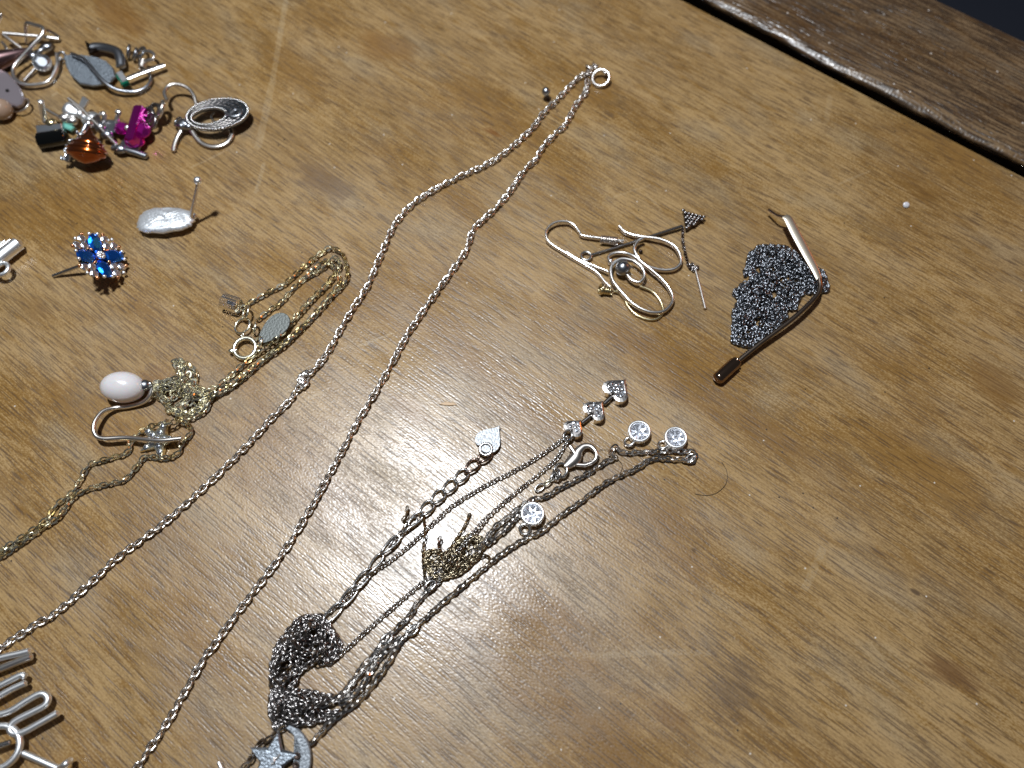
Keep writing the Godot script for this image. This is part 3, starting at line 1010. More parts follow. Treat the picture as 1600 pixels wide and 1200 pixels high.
	var crown := StandardMaterial3D.new()
	crown.albedo_color = Color(0.97, 0.98, 1.0, 0.05)
	crown.transparency = BaseMaterial3D.TRANSPARENCY_ALPHA
	crown.roughness = 0.02
	for q in [[999, 674, 983, 690], [1056, 684, 1036, 695], [832, 803, 820, 827]]:
		var x := Transform3D(Basis(Vector3.RIGHT, rng.randf_range(-0.05, 0.08)) * Basis(Vector3.UP, q[0] * 0.1), w(q[0], q[1], 2.0) - Vector3(0, 2.0 * MM, 0))
		var bez := put(o, "bezel", bm, M.bright, x)
		var st := put(bez, "clear_stone", pm, M.facet)
		put(st, "crown", gm, crown)
		var b := B.new()
		b.tube(circle(x.affine_inverse() * w(q[2], q[3], 0.9), 1.0 * MM, 16, Basis(Vector3.BACK, 0.45)), 0.34 * MM, -1, 8, true)
		put(bez, "bail_ring", b.mesh(), M.silver)
	tangle(o, "tangled_links", [424, 1075, 440, 1088, 466, 1078, 492, 1080, 524, 1084, 545, 1092, 534, 1110, 512, 1122, 470, 1136, 432, 1142, 421, 1112], 2.6, 220, 1.3, link_mesh(2.1, 1.5, 0.22, 12, 5), M.tarnish_dark, 33, 0.5, 2.2)

func bronze_chain() -> void:
	var o := thing("bronze_chain", "very fine bronze chain wound into a tangle around the dark silver chains", "chain", 700, 880)
	var ms := [link_mesh(1.5, 0.85, 0.14, 10, 4, true)]
	tangle(o, "tangled_links", [662, 866, 674, 856, 690, 862, 704, 858, 718, 842, 736, 834, 752, 838, 760, 854, 748, 874, 722, 896, 690, 908, 668, 898], 3.2, 360, 1.1, link_mesh(1.6, 0.95, 0.14, 10, 5), M.bronze, 45, 0.3, 3.2)
	chain(o, line3([662, 812, 0.8, 664, 834, 1.2, 661, 860, 0.9, 662, 884, 0.8, 664, 905, 0.6]), 1.05, ms, [M.bronze])
	chain(o, line3([733, 806, 0.6, 725, 824, 0.7, 714, 840, 0.9, 704, 856, 1.4]), 1.05, ms, [M.bronze])
	chain(o, line3([687, 842, 1.6, 685, 852, 1.6, 690, 862, 1.8]), 1.05, ms, [M.copper])
	chain(o, line3([636, 795, 1.4, 635, 804, 1.2, 630, 812, 0.9, 634, 818, 0.7]), 1.05, ms, [M.bronze])
	chain(o, line3([745, 870, 1.2, 760, 868, 0.8, 766, 876, 0.6]), 1.05, ms, [M.bronze])

func star_moon() -> void:
	var o := thing("star_moon_pendant", "flat silver star and crescent moon pendant on a dark silver chain", "pendant", 435, 1180)
	var b := B.new()
	var cres := []
	var c := w(430, 1190, 1.0)
	for k in 21:
		var a := deg_to_rad(-72.0 + 190.0 * k / 20.0)
		cres.append(Vector2(cos(a), sin(a)) * 6.4 * MM)
	for k in 21:
		var a := deg_to_rad(118.0 - 190.0 * k / 20.0)
		cres.append(Vector2(-1.3, -0.1) * MM + Vector2(cos(a) * 5.7, sin(a) * 5.95) * MM)
	cres.remove_at(21)
	cres.remove_at(cres.size() - 1)
	var x := Transform3D(Basis(Vector3.BACK, -0.06), c)
	b.plate(x, cres, 0.0, 0.9 * MM, 0.2 * MM)
	var moon := put(o, "crescent_moon", b.mesh(), metal(Color(0.62, 0.64, 0.66), 0.8, 1.0))
	for q in [[464, 1181], [462, 1196], [456, 1212]]:
		b = B.new()
		b.lathe(Transform3D(Basis(), w(q[0], q[1], 2.0)), [Vector2(0.62, 0.0) * MM, Vector2(0.6, 0.12) * MM, Vector2(0.0, 0.02) * MM], 12)
		put(moon, "dark_pit", b.mesh(), M.black_metal)
	b = B.new()
	var star := []
	for k in 10:
		var r := 4.7 if k % 2 == 0 else 2.3
		var a := TAU * k / 10.0 - 1.45
		star.append(Vector2(cos(a), sin(a)) * r * MM)
	b.plate(Transform3D(Basis(Vector3.RIGHT, 0.06), w(427, 1187, 1.4)), star, 0.0, 0.8 * MM, 0.45 * MM)
	var s := put(o, "star", b.mesh(), M.leaf)
	b = B.new()
	b.tube(line3([424, 1194, 2.2, 429, 1191, 2.2, 428, 1185, 2.2, 434, 1184, 2.2, 437, 1178, 2.2]), 0.22 * MM, -1, 5)
	put(s, "engraved_swirl", b.mesh(), M.silver)
	var ms := [link_mesh(2.2, 1.5, 0.22, 10, 4, true)]
	chain(o, line3([440, 1138, 1.2, 428, 1148, 1.0, 417, 1157, 1.0, 408, 1160, 1.0, 401, 1170, 1.0, 394, 1182, 0.9, 387, 1192, 0.9, 376, 1204, 0.9, 362, 1222, 0.9]), 1.45, ms, [M.silver, M.tarnish, M.tarnish_dark])
	wire(o, "loose_end", line3([342, 1191, 1.0, 346, 1200, 1.0, 352, 1212, 0.9]), 0.42, M.bright)

func pearl_earring() -> void:
	var o := thing("pearl_earring", "oval white pearl drop earring with a long silver hook", "earring", 195, 620, "")
	var b := B.new()
	b.ball(w(192, 605, 3.4), Vector3(4.7, 3.4, 3.4) * MM, Basis(Vector3.UP, -0.05), 32)
	put(o, "pearl", b.mesh(), M.pearl)
	b = B.new()
	b.ball(w(226, 602, 3.4), Vector3(1.3, 1.1, 1.3) * MM)
	b.tube([w(222, 603, 3.5), w(236, 600, 3.2)], 0.7 * MM)
	put(o, "pearl_cap", b.mesh(), M.steel)
	wire(o, "hook", line3([238, 606, 2.6, 233, 620, 2.0, 222, 629, 1.2, 200, 635, 0.9, 181, 637, 1.2, 161, 643, 2.2, 148, 660, 2.8, 148, 677, 2.6, 160, 685, 2.4, 198, 684, 2.2, 246, 688, 2.8, 284, 685, 2.6], 8), 0.5, M.silver_warm)

func plate_stud() -> void:
	var o := thing("plate_stud", "plain silver oval plate stud earring with its post sticking up", "earring", 262, 342)
	var c := w(258, 342, 2.2)
	var rows := []
	for r in 11:
		var row := []
		var rad := r / 10.0
		for k in 40:
			var a := TAU * k / 40.0
			var wob := 1.0 + (0.03 * sin(a * 17.0) if r == 10 else 0.0)
			var ca := signf(cos(a)) * pow(absf(cos(a)), 0.5)
			var sa := signf(sin(a)) * pow(absf(sin(a)), 0.75)
			var ham := 0.16 * sin(ca * rad * 19.0 + sa * 5.0) * sin(sa * rad * 13.0 + ca * 4.0)
			row.append(c + (Basis(Vector3.RIGHT, -0.12) * Basis(Vector3.BACK, 0.03)) * Vector3(ca * 6.7 * rad * wob, 0.8 - 0.9 * pow(rad, 3) + ham + (-0.25 if r == 10 else 0.0), sa * 3.9 * rad * wob * (1.0 - 0.25 * maxf(ca, 0.0) * rad)) * MM)
		rows.append(row)
	for r in 6:
		var row := []
		var rad := 1.0 - r / 5.0
		for k in 40:
			row.append(c + Vector3(0, -0.5 + 0.6 * (1.0 - rad * rad), 0) * MM + (rows[10][k] - c) * rad * Vector3(0.985, 0.8, 0.985))
		rows.append(row)
	var b := B.new()
	b.sheet(rows, true)
	put(o, "oval_plate", b.mesh(), M.plate)
	wire(o, "post", [w(297, 345, 1.6), w(310, 283, 11.0)], 0.42, M.silver_warm)
	b = B.new()
	b.ball(w(309, 282, 11.4), Vector3(0.95, 0.85, 0.95) * MM)
	put(o, "post_tip", b.mesh(), M.bright)
	b = B.new()
	b.ball(w(302, 338, 1.6), Vector3(0.9, 0.8, 0.9) * MM)
	b.plate(Transform3D(Basis(), w(294, 345, 1.7)), [Vector2(-1.6, -1.3) * MM, Vector2(1.7, 0.0) * MM, Vector2(-1.2, 1.6) * MM], -0.3 * MM, 0.3 * MM, 0.1 * MM)
	put(o, "post_foot", b.mesh(), M.bright)

func flower_stud() -> void:
	var o := thing("flower_stud", "stud earring of four blue petal stones with clear stones between them", "earring", 160, 420)
	var c := w(154, 402, 5.2)
	var tip := w(83, 431, 0.4)
	var up := ((c - tip).normalized() + Vector3(0.1, 0.5, -0.02)).normalized()
	var xx := Vector3(0, 0, 1).cross(up).normalized() * -1.0
	xx = (Vector3.RIGHT - up * up.x).normalized()
	var x := Transform3D(Basis(xx, up, xx.cross(up)).scaled_local(Vector3.ONE * 0.84), c)
	var b := B.new()
	b.lathe(x * Transform3D(Basis(), Vector3(0, -1.6, 0) * MM), [Vector2(0, 0), Vector2(3.0, 0) * MM, Vector2(5.6, 0.9) * MM, Vector2(5.7, 1.1) * MM, Vector2(0, 1.2) * MM], 8, true)
	put(o, "setting", b.mesh(), M.rose)
	var gem := B.new()
	gem.gem(Transform3D(Basis.from_scale(Vector3(2.9, 2.2, 1.9) * MM), Vector3.ZERO), 8)
	var gm := gem.mesh()
	var sm := B.new()
	sm.gem(Transform3D(Basis.from_scale(Vector3.ONE * 1.15 * MM), Vector3.ZERO), 6)
	var sg := sm.mesh()
	var prong := B.new()
	prong.ball(Vector3.ZERO, Vector3(0.5, 0.55, 0.5) * MM, Basis(), 8)
	var pm := prong.mesh()
	for k in 4:
		var a := TAU * k / 4.0 + 0.95
		var at := Vector3(cos(a) * 3.7, 0.7, sin(a) * 3.7) * MM
		put(o, "blue_petal", gm, M.blue, x * Transform3D(Basis(Vector3.UP, -a) * Basis(Vector3.BACK, 0.16), at))
		for q in [[0.75, 0.42], [0.75, -0.42], [6.4, 0.18], [6.4, -0.18]]:
			put(o, "prong", pm, M.bright, x * Transform3D(Basis(), Vector3(cos(a + q[1]) * q[0], 1.3, sin(a + q[1]) * q[0]) * MM))
		for q in [[0.785, 4.3, 1.0], [0.55, 6.0, 0.8], [1.02, 6.0, 0.8]]:
			put(o, "clear_stone", sg, M.facet, x * Transform3D(Basis(Vector3.UP, a), Vector3(cos(a + q[0]) * q[1], 0.7, sin(a + q[0]) * q[1]) * MM))
		for q in [[0.785, 7.1], [0.42, 7.0], [1.15, 7.0], [0.785, 2.6]]:
			put(o, "prong", pm, M.bright if q[1] > 7.05 else M.rose, x * Transform3D(Basis(), Vector3(cos(a + q[0]) * q[1], 0.8, sin(a + q[0]) * q[1]) * MM))
	b = B.new()
	b.ball(x * Vector3(0, 0.9 * MM, 0), Vector3.ONE * 0.85 * MM)
	put(o, "centre_bead", b.mesh(), M.bright)
	wire(o, "post", [c - up * 1.4 * MM, tip], 0.42, M.tarnish)

func coil(parent: Node, called: String, a: Vector3, b: Vector3, r: float, thick: float, turns: int, mat: Material) -> void:
	var d := (b - a).normalized()
	var s := d.cross(Vector3.UP).normalized()
	var u := s.cross(d)
	var p := []
	for k in turns * 10 + 1:
		var f := float(k) / (turns * 10)
		p.append(a.lerp(b, f) + (s * cos(TAU * f * turns) + u * sin(TAU * f * turns)) * r * MM)
	var m := B.new()
	m.tube(p, thick * MM, -1, 6)
	put(parent, called, m.mesh(), mat)

func hook_cluster() -> void:
	var o := thing("hook_earring", "silver earring hook with a coiled collar, lying left of the wire spiral", "earring", 895, 390)
	wire(o, "hook", line3([974, 377, 1.2, 964, 376, 1.2, 940, 373, 1.1, 911, 369, 1.0, 905, 363, 1.0, 898, 354, 1.1, 886, 347, 1.3, 868, 348, 1.4, 856, 357, 1.3, 853, 368, 1.2, 859, 380, 1.0, 880, 394, 0.9, 906, 410, 0.8, 932, 426, 0.8, 944, 440, 0.8, 953, 449, 0.8], 8), 0.36, M.silver, 1.5)
	coil(o, "coil", w(939, 374, 1.1), w(965, 377, 1.2), 0.85, 0.26, 8, M.silver_warm)
	wire(o, "inner_strip", line3([884, 394, 1.0, 906, 407, 1.1, 928, 416, 1.2, 950, 425, 1.4]), 0.3, M.silver, 1.6)

	o = thing("spiral_earring", "silver wire earring bent into open loops around a small grey ball", "earring", 1005, 425)
	wire(o, "upper_loop", line3([967, 354, 1.0, 978, 364, 1.0, 1000, 370, 1.3, 1030, 374, 1.6, 1052, 384, 1.6, 1062, 398, 1.5, 1063, 412, 1.3, 1052, 421, 1.1, 1032, 422, 1.0, 1012, 416, 1.2, 998, 404, 1.6, 991, 390, 1.8, 996, 378, 2.0, 1005, 372, 2.2], 8), 0.42, M.silver, 1.35)
	wire(o, "lower_loop", line3([953, 411, 1.0, 951, 402, 1.0, 960, 396, 1.1, 976, 396, 1.3, 992, 402, 1.8, 1012, 418, 1.9, 1032, 435, 1.6, 1046, 452, 1.4, 1051, 468, 1.3, 1044, 481, 1.3, 1032, 488, 1.3, 1012, 487, 1.4, 990, 476, 1.5, 972, 458, 1.6, 958, 440, 1.7, 954, 424, 1.9, 958, 412, 2.1, 972, 405, 2.3, 990, 408, 2.3], 8), 0.42, M.silver, 1.35)
	wire(o, "curl", line3([990, 408, 2.3, 1002, 418, 2.2, 1007, 431, 2.0, 999, 441, 1.8, 987, 438, 1.7, 980, 430, 1.7], 8), 0.38, M.silver, 1.35)
	var b := B.new()
	b.ball(w(973, 419, 2.2), Vector3.ONE * 1.75 * MM, Basis(), 24)
	put(o, "grey_ball", b.mesh(), M.steel)
	b = B.new()
	b.ball(w(954, 409, 1.0), Vector3.ONE * 0.75 * MM)
	put(o, "wire_tip", b.mesh(), M.silver)

	o = thing("gold_hook_earring", "thin gold earring hook with a coiled end under the silver wire spiral", "earring", 990, 480)
	wire(o, "hook", line3([958, 455, 0.9, 966, 457, 0.8, 974, 464, 0.6, 981, 478, 0.5, 993, 491, 0.5, 1012, 499, 0.5, 1027, 498, 0.5, 1036, 487, 0.5, 1032, 471, 0.6, 1020, 456, 0.8, 1000, 447, 1.0], 8), 0.3, M.gold_deep)
	coil(o, "coil", w(939, 453, 1.0), w(956, 455, 1.0), 0.8, 0.25, 5, M.gold_deep)
	b = B.new()
	b.tube(circle(w(939, 452, 1.1), 1.1 * MM, 14, Basis(Vector3.BACK, 1.2)), 0.26 * MM, -1, 6, true)
	put(o, "end_loop", b.mesh(), M.gold_deep)

	o = thing("threader_earring", "blackened threader earring with a mesh triangle, short chain and thin bar", "earring", 1070, 370)
	b = B.new()
	b.tube(circle(w(916, 400, 0.9), 1.15 * MM, 16), 0.32 * MM, -1, 7, true)
	put(o, "eye", b.mesh(), M.tarnish)
	wire(o, "shaft", [w(922, 399, 0.6), w(960, 388, 0.5), w(1066, 353, 1.2)], 0.36, M.tarnish_dark)
	# woven triangle: rows of beads on a plate
	b = B.new()
	var corners := [w(1068, 328, 1.4), w(1101, 338, 1.4), w(1098, 343, 1.3), w(1072, 359, 1.3)]
	var poly := []
	for q in corners:
		poly.append(Vector2(q.x, q.z))
	b.plate(Transform3D(), poly, 0.5 * MM, 1.2 * MM, 0.1 * MM)
	var tri := put(o, "mesh_triangle", b.mesh(), M.black_metal)
	var grain := B.new()
	grain.ball(Vector3.ZERO, Vector3(0.5, 0.35, 0.38) * MM, Basis(), 8)
	var gm := grain.mesh()
	var pp := PackedVector2Array(poly)
	for u in range(-8, 9):
		for v in range(-8, 9):
			var at := Vector2(corners[0].x, corners[0].z) + Vector2(u * 0.85 + (0.42 if v % 2 else 0.0), v * 0.72 + u * 0.25) * MM
			if Geometry2D.is_point_in_polygon(at, pp):
				put(tri, "bead", gm, M.tarnish_dark, Transform3D(Basis(), Vector3(at.x, 1.3 * MM, at.y)))
	chain(o, line([1067, 356, 1067, 378, 1072, 400, 1077, 417, 1084, 421], 0.55), 0.8, [link_mesh(1.2, 0.95, 0.17, 10, 4)], [M.tarnish_dark, M.black_metal])
	tangle(o, "knotted_end", [1079, 412, 1088, 408, 1092, 418, 1084, 425], 1.4, 16, 0.7, link_mesh(1.2, 0.95, 0.17, 10, 4), M.tarnish_dark, 8, 0.9, 1.0)
	wire(o, "bar", [w(1087, 423, 0.6), w(1095, 454, 0.5), w(1102, 482, 0.5)], 0.36, M.silver_warm)

	o = thing("dark_bead", "tiny dark round bead inside the silver wire loop", "bead", 1001, 393)
	b = B.new()
	b.ball(w(1001, 393, 0.5), Vector3.ONE * 0.5 * MM)
	put(o, "bead", b.mesh(), M.black_metal)

func dark_pile() -> void:
	var o := thing("heaped_chain", "heap of fine dark grey chain under the bent stick pin", "chain", 1205, 465)
	var lk := link_mesh(1.5, 1.2, 0.22, 10, 5)
	tangle(o, "tangled_links", [1184, 383, 1229, 385, 1251, 401, 1272, 415, 1288, 426, 1297, 454, 1283, 457, 1253, 460, 1245, 481, 1213, 513, 1173, 543, 1144, 535, 1144, 487, 1157, 467, 1143, 460, 1160, 441, 1168, 401], 1.4, 1500, 0.98, lk, metal(Color(0.50, 0.51, 0.53), 0.3), 61, 0.5, 2.0)

	o = thing("stick_pin", "bent gold toned stick pin with a flattened blade and a bullet cap", "pin", 1240, 500)
	var blade := line3([1226, 338, 4.2, 1232, 343, 4.4, 1243, 364, 4.2, 1258, 392, 3.8, 1272, 418, 3.4, 1280, 436, 3.2], 6)
	var mul := []
	for k in blade.size():
		mul.append(0.7 + 0.5 * sin(PI * clampf(float(k) / (blade.size() - 1) * 0.9 + 0.1, 0, 1)))
	wire(o, "blade", blade, 1.0, metal(Color(0.95, 0.90, 0.82), 0.4), 0.25, mul)
	wire(o, "shaft", line3([1280, 436, 3.2, 1281, 449, 3.1, 1273, 465, 3.0, 1240, 497, 2.8, 1187, 537, 2.1, 1150, 567, 1.5], 6), 0.56, metal(Color(0.56, 0.50, 0.45), 0.28))
	wire(o, "point", line3([1227, 338, 4.2, 1216, 337, 3.4, 1201, 328, 2.2]), 0.3, M.copper)
	var a := w(1152, 564, 1.5)
	var e := w(1119, 594, 1.5)
	var up := (e - a).normalized()
	var side := up.cross(Vector3.UP).normalized()
	var x := Transform3D(Basis(side, up, side.cross(up)), a)
	var l := a.distance_to(e)
	var b := B.new()
	b.lathe(x, [Vector2(0, 0), Vector2(0.95, 0) * MM, Vector2(1.15, 0.1) * MM, Vector2(1.2, 0.35) * MM, Vector2(1.05, 0.45) * MM, Vector2(1.05, 0.6) * MM, Vector2(1.38, 0.75) * MM, Vector2(1.38, l / MM - 0.9) * MM, Vector2(1.28, l / MM - 0.4) * MM, Vector2(0.85, l / MM) * MM, Vector2(0, l / MM + 0.25) * MM], 24)
	put(o, "cap", b.mesh(), metal(Color(0.6, 0.5, 0.43), 0.16))

func upper_left() -> void:
	# wires and drops in the corner
	var o := thing("kidney_wire_earring", "large silver kidney wire earring lying over the pile in the corner", "earring", 60, 110)
	wire(o, "hook", line3([42, 66, 1.0, 41, 38, 5.5, 54, 39, 6.0, 67, 44, 6.0, 66, 54, 5.6, 50, 72, 4.6, 30, 94, 3.2, 21, 107, 2.6, 22, 120, 2.2, 33, 130, 1.8, 52, 133, 1.4, 74, 128, 1.4, 86, 113, 1.6, 90, 98, 2.0, 89, 84, 2.2], 8), 0.52, M.silver)
	o = thing("bar_wire_earring", "straight silver wire with a sharp bend behind the kidney wire", "earring", 40, 62)
	wire(o, "wire", line3([92, 61, 1.0, 60, 57, 2.2, 5, 52, 4.0], 4), 0.5, M.silver)
	wire(o, "bent_end", line3([4, 53, 4.0, 18, 64, 2.4, 34, 76, 0.7], 4), 0.45, M.silver_warm)
	wire(o, "short_leg", line3([67, 45, 4.0, 82, 51, 2.4, 93, 58, 1.2]), 0.3, M.tarnish_dark)
	wire(o, "tip", line3([-6, 40, 4.0, 1, 26, 6.0, 2, 22, 6.4]), 0.4, M.silver)
	wire(o, "loop", line3([3, 66, 1.5, 10, 74, 1.3, 9, 79, 1.2, -4, 80, 1.2]), 0.4, M.silver)
	o = thing("cone_drop", "dark pinkish cone shaped metal drop lying at the edge", "earring", 10, 95)
	var b := B.new()
	var p0 := w(-30, 103, 3.0)
	var p1 := w(44, 80, 2.0)
	var up := (p1 - p0).normalized()
	var side := up.cross(Vector3.UP).normalized()
	b.lathe(Transform3D(Basis(side, up, side.cross(up)), p0), [Vector2(0, 0), Vector2(2.9, 0) * MM, Vector2(2.6, 4.0) * MM, Vector2(1.6, 9.0) * MM, Vector2(0.7, 13.0) * MM, Vector2(0.5, p0.distance_to(p1) / MM) * MM, Vector2(0, p0.distance_to(p1) / MM + 0.2) * MM], 20)
	put(o, "cone", b.mesh(), metal(Color(0.50, 0.40, 0.40), 0.3))
	o = thing("clear_stone_stud", "stud earring with a round clear stone inside the kidney wire", "earring", 62, 96)
	b = B.new()
	var tilt := Basis(Vector3.RIGHT, 0.45) * Basis(Vector3.BACK, -0.5)
	b.gem(Transform3D(tilt * Basis.from_scale(Vector3.ONE * 2.2 * MM), w(66, 98, 2.6)), 8)
	put(o, "clear_stone", b.mesh(), M.clear)
	b = B.new()
	b.lathe(Transform3D(tilt, w(66, 98, 2.6)), [Vector2(0.0, -2.3) * MM, Vector2(0.9, -2.2) * MM, Vector2(2.2, -0.5) * MM, Vector2(2.35, 0.1) * MM, Vector2(2.1, 0.1) * MM, Vector2(0.8, -1.9) * MM, Vector2(0.0, -2.0) * MM], 20)
	put(o, "cup", b.mesh(), M.tarnish)
	b = B.new()
	b.ball(w(52, 88, 2.2), Vector3(1.5, 1.2, 1.3) * MM)
	b.ball(w(72, 74, 2.4), Vector3(1.8, 1.0, 1.1) * MM, Basis(Vector3.UP, 0.3))
	b.tube(line3([50, 84, 2.0, 62, 80, 2.6, 72, 75, 2.4, 79, 74, 2.2]), 0.6 * MM)
	b.tube(line3([56, 80, 2.6, 64, 90, 2.4, 58, 98, 2.0]), 0.5 * MM)
	put(o, "butterfly_back", b.mesh(), M.steel)
	wire(o, "post", [w(58, 104, 1.4), w(38, 126, 0.5)], 0.4, M.tarnish_dark)
	o = thing("shell_drop", "grey pink mother of pearl drop with a small hole", "earring", 15, 140)
	b = B.new()
	var outline := []
	for q in [[-14, 112], [0, 107], [11, 112], [20, 122], [30, 136], [36, 150], [33, 160], [24, 164], [8, 160], [-14, 158]]:
		var p := w(q[0], q[1], 2.6)
		outline.append(Vector2(p.x, p.z))
	b.plate(Transform3D(Basis(Vector3.BACK, -0.02), Vector3(0, 1.4 * MM, 0)), outline, 0.0, 1.2 * MM, 0.4 * MM)
	var shell := put(o, "shell", b.mesh(), M.nacre)
	b = B.new()
	b.lathe(Transform3D(Basis(), w(11, 141, 2.85)), [Vector2(0.45, 0) * MM, Vector2(0.42, 0.06) * MM, Vector2(0, 0.01) * MM], 10)
	put(shell, "hole", b.mesh(), M.fibre)
	o = thing("beige_bead_drop", "round beige bead with a thin wire ring beside the mother of pearl", "earring", 5, 175)
	b = B.new()
	b.ball(w(2, 171, 2.6), Vector3.ONE * 2.7 * MM, Basis(), 20)
	put(o, "bead", b.mesh(), M.bead)
	b = B.new()
	b.tube(circle(w(33, 165, 1.4), 2.5 * MM, 22, Basis(Vector3.BACK, 0.3), 0.85), 0.26 * MM, -1, 7, true)
	put(o, "ring", b.mesh(), M.silver_warm)

	# leaf earring
	o = thing("leaf_earring", "matte silver leaf earring with its own thin hook across it", "earring", 140, 112)
	b = B.new()
	outline = []
	for q in [[99, 86], [120, 84], [149, 88], [166, 95], [177, 106], [180, 118], [172, 127], [160, 131], [144, 133], [124, 130], [111, 118], [103, 103]]:
		var p := w(q[0], q[1], 2.0)
		outline.append(Vector2(p.x, p.z))
	b.plate(Transform3D(Basis(), Vector3(0, 1.4 * MM, 0)), outline, 0.0, 0.7 * MM, 0.25 * MM)
	put(o, "leaf", b.mesh(), M.leaf)
	b = B.new()
	b.tube(circle(w(97, 87, 2.0), 0.9 * MM, 14, Basis(Vector3.RIGHT, 0.8)), 0.3 * MM, -1, 6, true)
	put(o, "ring", b.mesh(), M.steel)
	wire(o, "hook", line3([112, 84, 3.0, 130, 92, 3.6, 142, 104, 3.8, 152, 117, 3.6, 165, 130, 3.0, 180, 139, 2.2, 196, 143, 1.6, 214, 143, 1.2, 229, 136, 1.0, 236, 125, 0.9, 233, 114, 0.9], 8), 0.5, M.steel)
	# bar stud with a green stone
	o = thing("green_bar_stud", "small bar stud with a glossy green stone and a flat post", "earring", 192, 124)
	b = B.new()
	b.plate(Transform3D(Basis(Vector3.UP, -0.95) * Basis(Vector3.BACK, 0.0), w(191, 123, 3.0)), [Vector2(-2.0, -1.0) * MM, Vector2(2.0, -1.0) * MM, Vector2(2.0, 1.0) * MM, Vector2(-2.0, 1.0) * MM], -0.9 * MM, 0.4 * MM, 0.35 * MM)
	put(o, "green_stone", b.mesh(), M.green)
	b = B.new()
	b.plate(Transform3D(Basis(Vector3.UP, -0.95) * Basis(Vector3.RIGHT, -0.1), w(191, 122, 3.0)), [Vector2(-1.9, -0.85) * MM, Vector2(1.9, -0.85) * MM, Vector2(1.9, 0.7) * MM, Vector2(-1.9, 0.7) * MM], 0.35 * MM, 0.7 * MM, 0.2 * MM)
	put(o, "silver_face", b.mesh(), M.bright)
	wire(o, "post", [w(199, 122, 2.4), w(228, 111, 2.2), w(257, 101, 2.0)], 0.72, M.silver, 0.4)
	# whale tail
	o = thing("whale_tail_earring", "dark silver whale tail earring with a coil behind the leaf", "earring", 175, 85)
	b = B.new()
	b.tube(line3([143, 74, 2.2, 152, 73, 2.2, 163, 74, 2.2, 175, 77, 2.4, 184, 82, 2.6, 188, 92, 2.4, 189, 104, 2.0], 6), 1.25 * MM, 1.0 * MM, 12, false, Vector3.UP, [])
	put(o, "body", b.mesh(), M.steel)
	b = B.new()
	outline = []
	for q in [[150, 71], [146, 72], [132, 62], [134, 72], [138, 83], [146, 79], [152, 77]]:
		var p := w(q[0], q[1], 2.6)
		outline.append(Vector2(p.x, p.z))
	b.plate(Transform3D(Basis(), Vector3(0, 1.8 * MM, 0)), outline, 0.0, 0.9 * MM, 0.3 * MM)
	put(o, "tail_fin", b.mesh(), M.black_metal)
	for q in [[201, 80, 1.5], [211, 84, 1.4], [220, 82, 1.6]]:
		b = B.new()
		b.tube(circle(w(q[0], q[1], 1.8), q[2] * MM, 14, Basis(Vector3.BACK, 0.5 + q[0] * 0.3)), 0.4 * MM, -1, 7, true)
		put(o, "ring", b.mesh(), M.steel)
	wire(o, "hook", line3([222, 82, 2.4, 232, 80, 2.8, 240, 84, 2.8, 240, 91, 2.6, 230, 95, 2.2, 222, 96, 1.8]), 0.45, M.silver_warm)
	coil(o, "coil", w(224, 95, 1.6), w(222, 107, 1.2), 0.85, 0.26, 5, M.silver_warm)

